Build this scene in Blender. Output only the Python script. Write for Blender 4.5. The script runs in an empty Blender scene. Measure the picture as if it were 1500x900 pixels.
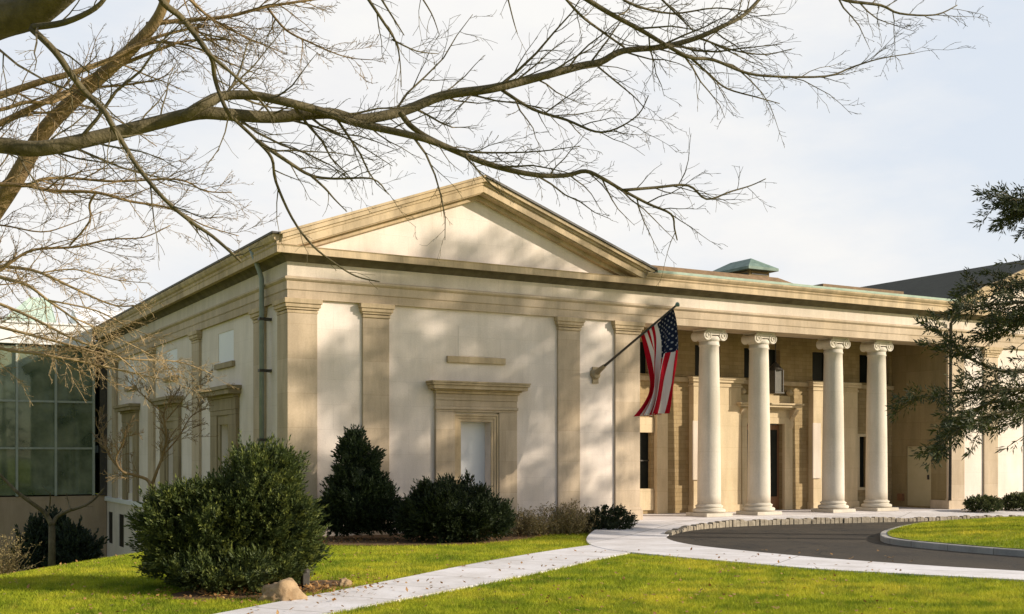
import bpy, bmesh, math, random
import numpy as np
from mathutils import Vector, Matrix, noise as mnoise
from mathutils.geometry import tessellate_polygon

C = bpy.context.scene.collection
scene = bpy.context.scene
R = math.radians

# ------------------------------------------------------------------ camera
F_PX, HORIZON, EYE, YAW = 1684.0, 667.0, 1.85, R(29.64)
FX, FY = math.sin(YAW), math.cos(YAW)
cam = bpy.data.cameras.new('camera')
cam.sensor_width = 36.0
cam.lens = 36.0 * F_PX / 1500.0
cam.shift_y = (HORIZON - 450.0) / 1500.0
cam.clip_end = 3000.0
cam_ob = bpy.data.objects.new('camera', cam)
C.objects.link(cam_ob)
cam_ob.location = (0, 0, EYE)
cam_ob.rotation_euler = (R(90), 0, -YAW)
scene.camera = cam_ob


def at(px, py, depth):
    """point of the place seen at (px, py) of the photograph, depth metres away"""
    u, v = (px - 750.0) / F_PX, (HORIZON - py) / F_PX
    return Vector(((FX + u * FY) * depth, (FY - u * FX) * depth, EYE + v * depth))


def on_y(px, py, y):
    u, v = (px - 750.0) / F_PX, (HORIZON - py) / F_PX
    t = y / (FY - u * FX)
    return (FX + u * FY) * t, EYE + v * t


# ------------------------------------------------------------------ materials
def new_mat(name):
    m = bpy.data.materials.new(name)
    m.use_nodes = True
    nt = m.node_tree
    return m, nt, nt.nodes['Principled BSDF']


def N(nt, typ, **kw):
    n = nt.nodes.new(typ)
    for k, v in kw.items():
        if k in n.inputs:
            n.inputs[k].default_value = v
        else:
            setattr(n, k, v)
    return n


def ramp(nt, src, stops):
    r = nt.nodes.new('ShaderNodeValToRGB')
    e = r.color_ramp.elements
    while len(e) < len(stops):
        e.new(0.5)
    for i, (p, c) in enumerate(stops):
        e[i].position = p
        e[i].color = (*c, 1) if len(c) == 3 else c
    nt.links.new(src, r.inputs[0])
    return r.outputs[0]


def mix(nt, fac, a, b, mode='MIX'):
    n = nt.nodes.new('ShaderNodeMix')
    n.data_type = 'RGBA'
    n.blend_type = mode
    for i, v in ((0, fac), (6, a), (7, b)):
        if hasattr(v, 'links'):
            nt.links.new(v, n.inputs[i])
        else:
            n.inputs[i].default_value = v if i == 0 else (*v, 1)
    return n.outputs[2]


def position(nt):
    return nt.nodes.new('ShaderNodeNewGeometry').outputs['Position']


def noise_tex(nt, vec, scale, detail=4, rough=0.55, stretch=None):
    if stretch:
        mp = nt.nodes.new('ShaderNodeMapping')
        mp.inputs['Scale'].default_value = stretch
        nt.links.new(vec, mp.inputs['Vector'])
        vec = mp.outputs[0]
    n = N(nt, 'ShaderNodeTexNoise', Scale=scale, Detail=detail, Roughness=rough)
    nt.links.new(vec, n.inputs['Vector'])
    return n.outputs['Fac']


def bump(nt, bsdf, height, strength, dist=0.02):
    b = N(nt, 'ShaderNodeBump', Strength=strength, Distance=dist)
    nt.links.new(height, b.inputs['Height'])
    nt.links.new(b.outputs[0], bsdf.inputs['Normal'])


def mottled(name, c1, c2, scale=3.0, rough=0.8, bump_s=0.3, bump_scale=40, stretch=None, detail=5, metallic=0.0, spec=0.3):
    m, nt, b = new_mat(name)
    p = position(nt)
    f = noise_tex(nt, p, scale, detail, 0.6, stretch)
    col = ramp(nt, f, [(0.3, c1), (0.7, c2)])
    nt.links.new(col, b.inputs['Base Color'])
    b.inputs['Roughness'].default_value = rough
    b.inputs['Metallic'].default_value = metallic
    b.inputs['Specular IOR Level'].default_value = spec
    if bump_s:
        bump(nt, b, noise_tex(nt, p, bump_scale, 4), bump_s)
    return m


def stone(name, c1, c2, cm, bw, bh, mortar=0.006, stain=0.35, rough=0.85, fine=0.25):
    """dressed stone: courses of blocks of slightly different tone, run-off streaks, fine grain"""
    m, nt, b = new_mat(name)
    p = position(nt)
    sep = nt.nodes.new('ShaderNodeSeparateXYZ')
    nt.links.new(p, sep.inputs[0])
    add = N(nt, 'ShaderNodeMath', operation='ADD')
    nt.links.new(sep.outputs[0], add.inputs[0])
    nt.links.new(sep.outputs[1], add.inputs[1])
    cmb = nt.nodes.new('ShaderNodeCombineXYZ')
    nt.links.new(add.outputs[0], cmb.inputs[0])
    nt.links.new(sep.outputs[2], cmb.inputs[1])
    br = N(nt, 'ShaderNodeTexBrick')
    br.inputs['Scale'].default_value = 1.0
    br.inputs['Brick Width'].default_value = bw
    br.inputs['Row Height'].default_value = bh
    br.inputs['Mortar Size'].default_value = mortar
    br.inputs['Mortar Smooth'].default_value = 0.6
    br.inputs['Color1'].default_value = (*c1, 1)
    br.inputs['Color2'].default_value = (*c2, 1)
    br.inputs['Mortar'].default_value = (*cm, 1)
    nt.links.new(cmb.outputs[0], br.inputs['Vector'])
    streak = noise_tex(nt, p, 1.0, 6, 0.65, (2.6, 2.6, 0.45))
    s = ramp(nt, streak, [(0.38, (1 - stain,) * 3), (0.62, (1, 1, 1))])
    col = mix(nt, 1.0, br.outputs['Color'], s, 'MULTIPLY')
    blotch = noise_tex(nt, p, 0.55, 4, 0.6)
    bl = ramp(nt, blotch, [(0.3, (0.86, 0.83, 0.76)), (0.65, (1.04, 1.03, 1.02))])
    col = mix(nt, 0.8, col, bl, 'MULTIPLY')
    g = noise_tex(nt, p, 30, 5, 0.7)
    gg = ramp(nt, g, [(0.3, (0.9, 0.89, 0.87)), (0.7, (1.05, 1.05, 1.05))])
    col = mix(nt, 1.0, col, gg, 'MULTIPLY')
    nt.links.new(col, b.inputs['Base Color'])
    b.inputs['Roughness'].default_value = rough
    b.inputs['Specular IOR Level'].default_value = 0.25
    hm = N(nt, 'ShaderNodeMath', operation='MULTIPLY')
    hm.inputs[1].default_value = -1.2
    nt.links.new(br.outputs['Fac'], hm.inputs[0])
    ha = N(nt, 'ShaderNodeMath', operation='ADD')
    nt.links.new(hm.outputs[0], ha.inputs[0])
    nt.links.new(noise_tex(nt, p, 22, 6, 0.7), ha.inputs[1])
    bump(nt, b, ha.outputs[0], fine, 0.012)
    return m


def leafy(name, c1, c2, c3, scale=1.6, fine=26, trans=0.25, rough=0.6):
    """leaves: tone differs from sprig to sprig"""
    m, nt, b = new_mat(name)
    p = position(nt)
    big = noise_tex(nt, p, scale, 3)
    col = ramp(nt, big, [(0.32, c1), (0.68, c2)])
    f = noise_tex(nt, p, fine, 2)
    mask = ramp(nt, f, [(0.5, (0, 0, 0)), (0.68, (1, 1, 1))])
    col = mix(nt, mask, col, c3)
    nt.links.new(col, b.inputs['Base Color'])
    b.inputs['Roughness'].default_value = rough
    b.inputs['Specular IOR Level'].default_value = 0.25
    if trans:
        tr = nt.nodes.new('ShaderNodeBsdfTranslucent')
        nt.links.new(col, tr.inputs[0])
        mx = nt.nodes.new('ShaderNodeMixShader')
        mx.inputs[0].default_value = trans
        nt.links.new(b.outputs[0], mx.inputs[1])
        nt.links.new(tr.outputs[0], mx.inputs[2])
        nt.links.new(mx.outputs[0], nt.nodes['Material Output'].inputs[0])
    return m


M = {}
M['wall'] = stone('pale limestone', (0.79, 0.705, 0.645), (0.765, 0.68, 0.615), (0.68, 0.595, 0.53), 1.35, 0.62, 0.005, 0.10, fine=0.16)
M['frieze'] = stone('pale frieze stone', (0.70, 0.62, 0.54), (0.66, 0.58, 0.49), (0.5, 0.42, 0.32), 1.7, 3.0, 0.004, 0.14, fine=0.12)
M['tan'] = stone('tan sandstone', (0.595, 0.485, 0.365), (0.52, 0.415, 0.30), (0.41, 0.315, 0.21), 3.1, 0.84, 0.004, 0.22, fine=0.2)
M['gold'] = stone('worn golden stone', (0.63, 0.50, 0.34), (0.555, 0.43, 0.275), (0.40, 0.30, 0.175), 1.5, 3.0, 0.004, 0.32, fine=0.2)
M['cornice_shade'] = mottled('moulding painted with shade', (0.08, 0.066, 0.042), (0.17, 0.14, 0.09), 3.0, 0.9, 0.3)  # dark tone stands for the shadow line under the cornice
M['olive_shade_stone'] = stone('olive stone with painted shade', (0.30, 0.235, 0.125), (0.26, 0.20, 0.10), (0.20, 0.15, 0.07), 1.3, 0.6, 0.005, 0.2, fine=0.2)  # olive tone darkened to hold the shade of the portico side wall
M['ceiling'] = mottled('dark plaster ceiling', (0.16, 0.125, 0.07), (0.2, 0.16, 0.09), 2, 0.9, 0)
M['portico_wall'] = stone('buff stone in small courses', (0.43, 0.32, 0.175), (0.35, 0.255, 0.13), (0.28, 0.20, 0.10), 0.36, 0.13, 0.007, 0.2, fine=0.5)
M['smooth_buff'] = stone('smooth buff stone', (0.66, 0.54, 0.36), (0.62, 0.50, 0.33), (0.46, 0.36, 0.21), 2.6, 0.7, 0.004, 0.18, fine=0.15)
M['column'] = stone('white column stone', (0.65, 0.60, 0.52), (0.63, 0.58, 0.50), (0.5, 0.45, 0.37), 9.0, 1.95, 0.004, 0.14, fine=0.1)
M['lantern_glass'] = mottled('smoky lantern glass', (0.06, 0.058, 0.045), (0.11, 0.10, 0.08), 3, 0.35, 0, spec=0.3)
M['shade_brown'] = stone('brown stone with painted shade', (0.40, 0.325, 0.215), (0.34, 0.27, 0.17), (0.26, 0.2, 0.12), 1.5, 0.9, 0.004, 0.25, fine=0.2)  # brown stone; tree shade on the side surrounds is put into the tone
M['white_panel'] = mottled('white blind panel', (0.76, 0.76, 0.79), (0.80, 0.80, 0.82), 1.2, 0.6, 0.05)
M['panel'] = mottled('pale blind panel', (0.66, 0.66, 0.67), (0.72, 0.72, 0.72), 1.2, 0.6, 0.05)
M['dark_glass'] = mottled('dark window glass', (0.008, 0.009, 0.008), (0.016, 0.017, 0.014), 2.0, 0.4, 0, spec=0.08)
M['dark_metal'] = mottled('dark bronze metal', (0.03, 0.025, 0.02), (0.06, 0.05, 0.035), 8, 0.5, 0.1, spec=0.5)
M['grey_metal'] = mottled('grey painted pipe', (0.20, 0.235, 0.225), (0.28, 0.31, 0.29), 6, 0.55, 0.1)
M['copper'] = mottled('green copper', (0.36, 0.46, 0.39), (0.50, 0.60, 0.51), 3, 0.6, 0.1, stretch=(1, 1, 0.3))
M['copper_dark'] = mottled('dull green copper', (0.09, 0.145, 0.115), (0.20, 0.28, 0.225), 3, 0.6, 0.1)
M['slate'] = stone('slate roofing', (0.034, 0.040, 0.030), (0.026, 0.031, 0.023), (0.015, 0.015, 0.013), 0.3, 0.09, 0.008, 0.3, rough=0.85, fine=0.4)
M['rust_roof'] = mottled('brown tile roof', (0.16, 0.10, 0.05), (0.26, 0.165, 0.085), 5, 0.75, 0.3)
M['annex_wall'] = stone('rosy tan render', (0.44, 0.33, 0.235), (0.42, 0.315, 0.22), (0.36, 0.26, 0.17), 2.4, 1.2, 0.004, 0.15, fine=0.1)
M['white_paint'] = mottled('white painted metal', (0.74, 0.73, 0.72), (0.82, 0.81, 0.80), 2, 0.5, 0.05)
M['mullion'] = mottled('pale grey mullion', (0.30, 0.32, 0.27), (0.38, 0.40, 0.34), 4, 0.45, 0)
M['door'] = mottled('olive painted door', (0.40, 0.34, 0.20), (0.46, 0.39, 0.24), 2, 0.5, 0.05)
M['green_door'] = mottled('dark green door', (0.02, 0.035, 0.022), (0.04, 0.06, 0.035), 3, 0.3, 0, spec=0.5)
M['wood'] = mottled('brown wood', (0.16, 0.075, 0.035), (0.26, 0.13, 0.06), 4, 0.5, 0.1, stretch=(4, 4, 0.5))
M['concrete'] = stone('pale concrete slabs', (0.74, 0.71, 0.73), (0.70, 0.67, 0.69), (0.5, 0.48, 0.47), 50, 50, 0.0, 0.1, fine=0.12)
def paving(name):
    m, nt, b = new_mat(name)
    p = position(nt)
    mp = nt.nodes.new('ShaderNodeMapping')
    mp.inputs['Rotation'].default_value = (0, 0, R(-34))
    nt.links.new(p, mp.inputs['Vector'])
    br = N(nt, 'ShaderNodeTexBrick')
    for k_, v_ in (('Scale', 1.0), ('Brick Width', 1.5), ('Row Height', 5.0), ('Mortar Size', 0.014), ('Mortar Smooth', 0.4), ('Color1', (0.74, 0.71, 0.72, 1)), ('Color2', (0.66, 0.635, 0.64, 1)), ('Mortar', (0.26, 0.24, 0.21, 1))):
        br.inputs[k_].default_value = v_
    br.offset = 0.0
    nt.links.new(mp.outputs[0], br.inputs['Vector'])
    a = ramp(nt, noise_tex(nt, p, 1.1, 6, 0.65), [(0.35, (0.80, 0.78, 0.75)), (0.6, (1, 1, 1))])
    col = mix(nt, 1.0, br.outputs['Color'], a, 'MULTIPLY')
    g_ = ramp(nt, noise_tex(nt, p, 24, 4, 0.7), [(0.3, (0.9, 0.89, 0.87)), (0.7, (1.04, 1.04, 1.04))])
    col = mix(nt, 1.0, col, g_, 'MULTIPLY')
    nt.links.new(col, b.inputs['Base Color'])
    b.inputs['Roughness'].default_value = 0.9
    bump(nt, b, noise_tex(nt, p, 60, 4, 0.7), 0.2, 0.01)
    return m


M['paving'] = paving('concrete paving slabs')
M['kerb'] = stone('grey granite kerb', (0.46, 0.44, 0.41), (0.38, 0.365, 0.34), (0.2, 0.19, 0.17), 1.1, 5, 0.012, 0.25, fine=0.4)
M['cobble'] = mottled('cobbled kerb stone', (0.20, 0.165, 0.12), (0.40, 0.345, 0.26), 5.5, 0.9, 0.6, 18)
def asphalt(name):
    m, nt, b = new_mat(name)
    p = position(nt)
    col = ramp(nt, noise_tex(nt, p, 0.45, 5, 0.6), [(0.35, (0.023, 0.017, 0.010)), (0.65, (0.052, 0.039, 0.024))])
    sp = ramp(nt, noise_tex(nt, p, 70, 3, 0.7), [(0.35, (0.7, 0.7, 0.7)), (0.7, (1.35, 1.32, 1.28))])
    col = mix(nt, 1.0, col, sp, 'MULTIPLY')
    wv = nt.nodes.new('ShaderNodeVectorMath'); wv.operation = 'ADD'
    nz = N(nt, 'ShaderNodeTexNoise', Scale=1.2, Detail=3)
    nt.links.new(p, nz.inputs['Vector'])
    nt.links.new(p, wv.inputs[0]); nt.links.new(nz.outputs['Color'], wv.inputs[1])
    vo = N(nt, 'ShaderNodeTexVoronoi', Scale=0.33)
    vo.feature = 'DISTANCE_TO_EDGE'
    nt.links.new(wv.outputs[0], vo.inputs['Vector'])
    ck = ramp(nt, vo.outputs['Distance'], [(0.004, (0.35, 0.35, 0.35)), (0.012, (1, 1, 1))])
    col = mix(nt, 1.0, col, ck, 'MULTIPLY')
    st_ = ramp(nt, noise_tex(nt, p, 1.7, 4, 0.6), [(0.60, (1, 1, 1)), (0.70, (0.55, 0.55, 0.55))])
    col = mix(nt, 0.8, col, st_, 'MULTIPLY')
    nt.links.new(col, b.inputs['Base Color'])
    b.inputs['Roughness'].default_value = 0.9
    bump(nt, b, noise_tex(nt, p, 90, 4, 0.7), 0.5)
    return m


M['asphalt'] = asphalt('worn cracked asphalt')
M['mulch'] = mottled('bark mulch', (0.075, 0.042, 0.02), (0.20, 0.115, 0.05), 16, 0.95, 1.0, 45)
M['rock'] = mottled('tan fieldstone', (0.22, 0.14, 0.07), (0.42, 0.30, 0.175), 7, 0.9, 0.7, 14)
M['bark_dark'] = mottled('dark grey bark', (0.065, 0.053, 0.027), (0.15, 0.122, 0.068), 9, 0.9, 0.8, 30, stretch=(1, 1, 0.6))
M['bark_warm'] = mottled('warm brown bark', (0.15, 0.10, 0.048), (0.28, 0.195, 0.095), 7, 0.9, 0.8, 30, stretch=(1, 1, 0.6))
M['bark_tan'] = mottled('tan twig bark', (0.24, 0.17, 0.085), (0.38, 0.28, 0.15), 7, 0.9, 0.3, 30)
M['leaf_big'] = leafy('yew leaves', (0.024, 0.038, 0.013), (0.075, 0.10, 0.024), (0.19, 0.21, 0.045), 2.4, 7, 0.2)
M['leaf_dark'] = leafy('holly leaves', (0.016, 0.027, 0.013), (0.028, 0.044, 0.017), (0.05, 0.07, 0.024), 2.6, 24, 0.12)
M['leaf_low'] = leafy('dark shrub leaves', (0.017, 0.026, 0.012), (0.030, 0.044, 0.016), (0.05, 0.066, 0.022), 2.6, 24, 0.12)
M['leaf_hedge'] = leafy('hedge leaves', (0.035, 0.055, 0.018), (0.075, 0.09, 0.03), (0.13, 0.13, 0.05), 3, 20, 0.25)
M['leaf_far'] = leafy('blue green needles', (0.022, 0.036, 0.022), (0.036, 0.052, 0.032), (0.055, 0.07, 0.04), 2, 18, 0.12)
M['needle'] = leafy('cedar needles', (0.026, 0.036, 0.016), (0.05, 0.062, 0.024), (0.11, 0.115, 0.045), 3, 16, 0.15)
M['dry'] = leafy('dry stems', (0.20, 0.15, 0.07), (0.34, 0.26, 0.13), (0.25, 0.22, 0.08), 4, 20, 0.2)


def lawn_material(name, blade):
    m, nt, b = new_mat(name)
    p = position(nt)
    f1 = noise_tex(nt, p, 0.42, 5, 0.62, (1, 1, 0.0))
    col = ramp(nt, f1, [(0.28, (0.19, 0.265, 0.02)), (0.46, (0.40, 0.44, 0.034)), (0.68, (0.60, 0.54, 0.06))])
    dk = ramp(nt, noise_tex(nt, p, 1.5, 5, 0.72, (1, 1, 0.0)), [(0.40, (0.42, 0.55, 0.5)), (0.56, (1.1, 1.06, 1.0))])
    col = mix(nt, 0.85, col, dk, 'MULTIPLY')
    f2 = noise_tex(nt, p, 3.2, 5, 0.7, (1, 1, 0.0))
    worn = ramp(nt, f2, [(0.54, (0, 0, 0)), (0.72, (0.8, 0.8, 0.8))])
    col = mix(nt, worn, col, (0.36, 0.27, 0.07))
    f3 = noise_tex(nt, p, 26, 3, 0.7)
    v = ramp(nt, f3, [(0.3, (0.62, 0.66, 0.55)), (0.7, (1.18, 1.15, 1.1))])
    col = mix(nt, 1.0, col, v, 'MULTIPLY')
    nt.links.new(col, b.inputs['Base Color'])
    b.inputs['Roughness'].default_value = 0.75
    b.inputs['Specular IOR Level'].default_value = 0.15
    if blade:
        tr = nt.nodes.new('ShaderNodeBsdfTranslucent')
        nt.links.new(col, tr.inputs[0])
        mx = nt.nodes.new('ShaderNodeMixShader')
        mx.inputs[0].default_value = 0.35
        nt.links.new(b.outputs[0], mx.inputs[1])
        nt.links.new(tr.outputs[0], mx.inputs[2])
        nt.links.new(mx.outputs[0], nt.nodes['Material Output'].inputs[0])
    else:
        bump(nt, b, noise_tex(nt, p, 45, 4, 0.7), 0.8, 0.04)
    return m


M['lawn'] = lawn_material('lawn turf', False)
M['blade'] = lawn_material('grass blades', True)


def glass_material():
    m, nt, b = new_mat('green tinted curtain glass')
    nt.nodes.remove(b)
    tr = nt.nodes.new('ShaderNodeBsdfTransparent')
    tr.inputs[0].default_value = (0.34, 0.46, 0.36, 1)
    gl = nt.nodes.new('ShaderNodeBsdfGlossy')
    gl.inputs['Roughness'].default_value = 0.03
    gl.inputs[0].default_value = (0.8, 0.9, 0.85, 1)
    fr = nt.nodes.new('ShaderNodeFresnel')
    fr.inputs[0].default_value = 2.0
    mx = nt.nodes.new('ShaderNodeMixShader')
    nt.links.new(fr.outputs[0], mx.inputs[0])
    nt.links.new(tr.outputs[0], mx.inputs[1])
    nt.links.new(gl.outputs[0], mx.inputs[2])
    df = nt.nodes.new('ShaderNodeBsdfDiffuse')
    p = position(nt)
    c = ramp(nt, noise_tex(nt, p, 0.9, 4, 0.6), [(0.35, (0.14, 0.18, 0.11)), (0.65, (0.40, 0.43, 0.28))])
    nt.links.new(c, df.inputs[0])
    m2 = nt.nodes.new('ShaderNodeMixShader'); m2.inputs[0].default_value = 0.5
    nt.links.new(mx.outputs[0], m2.inputs[1]); nt.links.new(df.outputs[0], m2.inputs[2])
    nt.links.new(m2.outputs[0], nt.nodes['Material Output'].inputs[0])
    return m


M['glass'] = glass_material()


# ------------------------------------------------------------------ mesh helpers
OFF = {}


class MB:
    def __init__(self):
        self.v, self.f = [], []

    def quad(self, *pts):
        i = len(self.v)
        self.v += [tuple(p) for p in pts]
        self.f.append(tuple(range(i, i + len(pts))))

    def box(self, x0, x1, y0, y1, z0, z1):
        i = len(self.v)
        self.v += [(x0, y0, z0), (x1, y0, z0), (x1, y1, z0), (x0, y1, z0), (x0, y0, z1), (x1, y0, z1), (x1, y1, z1), (x0, y1, z1)]
        for a in ((3, 2, 1, 0), (4, 5, 6, 7), (0, 1, 5, 4), (1, 2, 6, 5), (2, 3, 7, 6), (3, 0, 4, 7)):
            self.f.append(tuple(i + k for k in a))
        return self

    def prism_y(self, poly, y0, y1):
        """xz polygon given a thickness from y0 to y1"""
        i, n = len(self.v), len(poly)
        self.v += [(x, y0, z) for x, z in poly] + [(x, y1, z) for x, z in poly]
        self.f.append(tuple(range(i, i + n)))
        self.f.append(tuple(range(i + 2 * n - 1, i + n - 1, -1)))
        for k in range(n):
            k2 = (k + 1) % n
            self.f.append((i + k2, i + k, i + n + k, i + n + k2))
        return self

    def sweep(self, prof, path, closed_profile=True):
        """profile of (outward distance, z) swept along a plan path; outward is right of travel, corners mitred"""
        i, n = len(self.v), len(prof)
        P = [Vector((p[0], p[1])) for p in path]
        m = len(P)
        for k in range(m):
            d0 = (P[k] - P[k - 1]).normalized() if k else None
            d1 = (P[k + 1] - P[k]).normalized() if k < m - 1 else None
            if d0 is None: d0 = d1
            if d1 is None: d1 = d0
            n0, n1 = Vector((d0.y, -d0.x)), Vector((d1.y, -d1.x))
            nn = n0 + n1
            nn = nn / nn.dot(n0)
            for d, z in prof:
                q = P[k] + nn * d
                self.v.append((q.x, q.y, z))
        for k in range(m - 1):
            for j in range(n):
                j2 = (j + 1) % n
                self.f.append((i + k * n + j, i + k * n + j2, i + (k + 1) * n + j2, i + (k + 1) * n + j))
        self.f.append(tuple(i + j for j in range(n - 1, -1, -1)))
        self.f.append(tuple(i + (m - 1) * n + j for j in range(n)))
        return self

    def lathe(self, prof, cx, cy, seg=28):
        i, n = len(self.v), len(prof)
        for k in range(seg):
            a = 2 * math.pi * k / seg
            for r, z in prof:
                self.v.append((cx + r * math.cos(a), cy + r * math.sin(a), z))
        for k in range(seg):
            k2 = (k + 1) % seg
            for j in range(n - 1):
                self.f.append((i + k * n + j, i + k2 * n + j, i + k2 * n + j + 1, i + k * n + j + 1))
        self.f.append(tuple(i + k * n + n - 1 for k in range(seg)))
        self.f.append(tuple(i + k * n for k in range(seg - 1, -1, -1)))
        return self

    def tube(self, pts, rad, sides=6):
        n = len(pts)
        i0 = len(self.v)
        ref = None
        for k in range(n):
            t = (pts[min(k + 1, n - 1)] - pts[max(k - 1, 0)])
            if t.length < 1e-9: t = Vector((0, 0, 1))
            t.normalize()
            if ref is None:
                ref = t.orthogonal().normalized()
            ref = (ref - t * ref.dot(t))
            if ref.length < 1e-6: ref = t.orthogonal()
            ref.normalize()
            b = t.cross(ref)
            for s in range(sides):
                a = 2 * math.pi * s / sides
                q = pts[k] + (ref * math.cos(a) + b * math.sin(a)) * rad[k]
                self.v.append((q.x, q.y, q.z))
        for k in range(n - 1):
            for s in range(sides):
                s2 = (s + 1) % sides
                self.f.append((i0 + k * sides + s, i0 + k * sides + s2, i0 + (k + 1) * sides + s2, i0 + (k + 1) * sides + s))
        self.f.append(tuple(i0 + s for s in range(sides - 1, -1, -1)))
        self.f.append(tuple(i0 + (n - 1) * sides + s for s in range(sides)))
        return self

    def build(self, name, m, parent=None, smooth=False, bevel=0.0, fix=False):
        me = bpy.data.meshes.new(name)
        off = OFF.get(parent.name, Vector((0, 0, 0))) if parent else Vector((0, 0, 0))
        me.from_pydata([(a - off.x, b - off.y, c - off.z) for a, b, c in self.v], [], self.f)
        if fix:
            bm = bmesh.new(); bm.from_mesh(me)
            bmesh.ops.recalc_face_normals(bm, faces=bm.faces)
            bm.to_mesh(me); bm.free()
        me.materials.append(m)
        if smooth:
            me.polygons.foreach_set('use_smooth', [True] * len(me.polygons))
        me.update()
        o = bpy.data.objects.new(name, me)
        C.objects.link(o)
        if parent:
            o.parent = parent
            OFF[o.name] = off
        if bevel:
            mo = o.modifiers.new('worn edges', 'BEVEL')
            mo.width = bevel; mo.segments = 2; mo.limit_method = 'ANGLE'; mo.angle_limit = R(40)
        return o


def thing(name, loc, label, cat, group=None):
    o = bpy.data.objects.new(name, None)
    C.objects.link(o)
    o.location = loc
    o.empty_display_size = 0.2
    OFF[o.name] = Vector(loc)
    tag(o, label, cat, group)
    return o


def tag(o, label, cat, group=None):
    o['label'] = label
    o['category'] = cat
    if group: o['group'] = group
    return o


def part(name, mb, m, parent, label=None, **kw):
    kw.setdefault('fix', True)
    o = mb.build(name, m, parent, **kw)
    if label: o['label'] = label
    return o


def box(*a):
    return MB().box(*a)


def structure(o):
    o['kind'] = 'structure'
    return o


# ------------------------------------------------------------------ terrain
def smooth01(t):
    t = max(0.0, min(1.0, t))
    return t * t * (3 - 2 * t)


CREST_A, CREST_D = Vector((2.0, 18.9)), Vector((7.1, 8.0)).normalized()
CREST_N = Vector((-CREST_D.y, CREST_D.x))


def ground(x, y):
    s = (Vector((x, y)) - CREST_A).dot(CREST_N)
    z = -0.17 + 0.025 * mnoise.noise(Vector((x * 0.25, y * 0.25, 3.1)))
    z -= 3.7 * smooth01(s / 17.0) + 0.10 * smooth01((s + 3) / 4.0) * 0
    if y > 70: z -= 0
    return z


def axis(lo, a, b, hi, fine, coarse):
    out, x = [], lo
    while x < hi:
        out.append(x)
        x += fine if a <= x < b else coarse
    out.append(hi)
    return out


gx = [-900, -500, -250, -120, -60] + axis(-30, -6, 46, 70, 0.5, 4) + [110, 200, 400, 900]
gy = [-500, -200, -80, -40] + axis(-20, 6, 54, 80, 0.5, 4) + [140, 300, 700, 1600]
g = MB()
for y in gy:
    for x in gx:
        g.v.append((x, y, ground(x, y)))
nx = len(gx)
for j in range(len(gy) - 1):
    for i in range(nx - 1):
        g.f.append((j * nx + i, j * nx + i + 1, (j + 1) * nx + i + 1, (j + 1) * nx + i))
structure(g.build('lawn_ground', M['lawn'], smooth=True))


def catmull(pts, n=6, closed=False):
    out, m = [], len(pts)
    rng = range(m if closed else m - 1)
    for i in rng:
        p = [Vector(pts[(i + k) % m] if closed else pts[max(0, min(m - 1, i + k))]) for k in (-1, 0, 1, 2)]
        for k in range(n):
            t = k / n
            out.append(0.5 * ((2 * p[1]) + (p[2] - p[0]) * t + (2 * p[0] - 5 * p[1] + 4 * p[2] - p[3]) * t * t + (3 * p[1] - p[0] - 3 * p[2] + p[3]) * t ** 3))
    if not closed: out.append(Vector(pts[-1]))
    return out


def sheet(poly, zf, thick):
    """flat slab with the outline poly, top at zf(x, y)"""
    mb = MB()
    n = len(poly)
    for p in poly: mb.v.append((p[0], p[1], zf(p[0], p[1])))
    for p in poly: mb.v.append((p[0], p[1], zf(p[0], p[1]) - thick))
    for t in tessellate_polygon([[Vector((p[0], p[1], 0)) for p in poly]]):
        mb.f.append(tuple(t))
    for k in range(n):
        k2 = (k + 1) % n
        mb.f.append((k, k2, n + k2, n + k))
    return mb


def walk_z(x, y):
    return -0.135 + 0.128 * smooth01((y - 22.6) / 3.2)


inner_left = catmull([(24.5, 3.6), (21.6, 5.6), (19.6, 8.2), (18.2, 10.7), (17.36, 12.78), (16.72, 14.41), (16.21, 16.44), (16.03, 18.6), (16.1, 20.3), (16.75, 21.95), (17.9, 23.3), (19.4, 24.35), (21.3, 24.95), (23.4, 24.95), (25.4, 24.6), (27.6, 24.25), (30.0, 24.0), (32.5, 23.3), (34.4, 21.8), (35.6, 19.5), (36.0, 16.5), (35.0, 12.0), (32.0, 7.0), (28.0, 4.0)], 5)
outer_left = catmull([(24.0, 2.2), (20.4, 4.6), (18.2, 7.6), (16.9, 10.2), (16.14, 11.88), (15.1, 13.8), (14.57, 14.9), (14.15, 16.9), (13.85, 18.6), (13.75, 19.9), (14.1, 21.2), (15.0, 22.8), (16.2, 24.3), (17.6, 25.6), (18.9, 26.3)], 5)
side = outer_left + [Vector((x, 26.31)) for x in (22, 25, 28, 31, 34, 38, 43)] + [Vector((43, 23.6)), Vector((36.4, 23.0))]
back = [p for p in inner_left]
k_end = min(range(len(back)), key=lambda i: (back[i] - Vector((34.4, 21.8))).length)
walk_outline = side + list(reversed(back[:k_end]))
structure(sheet(walk_outline, walk_z, 0.12).build('sidewalk', M['paving'], fix=True))

# driveway lies a little under the walk
structure(sheet(inner_left, lambda x, y: -0.152, 0.05).build('driveway', M['asphalt'], fix=True))

# garden path joining the walk: pale strip over the lawn
pt = [(14.2, 21.35), (12.2, 20.25), (9.99, 18.84), (7.01, 16.62), (3.9, 14.4), (0.8, 12.2), (-3, 9.3)]
pb = [(13.9, 19.35), (12.3, 18.35), (10.25, 16.9), (7.53, 15.2), (5.18, 13.75), (2.2, 11.6), (-2, 8.4)]
structure(sheet(catmull(pt, 6) + list(reversed(catmull(pb, 6))), lambda x, y: -0.142, 0.1).build('garden_path', M['paving'], fix=True))

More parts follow.
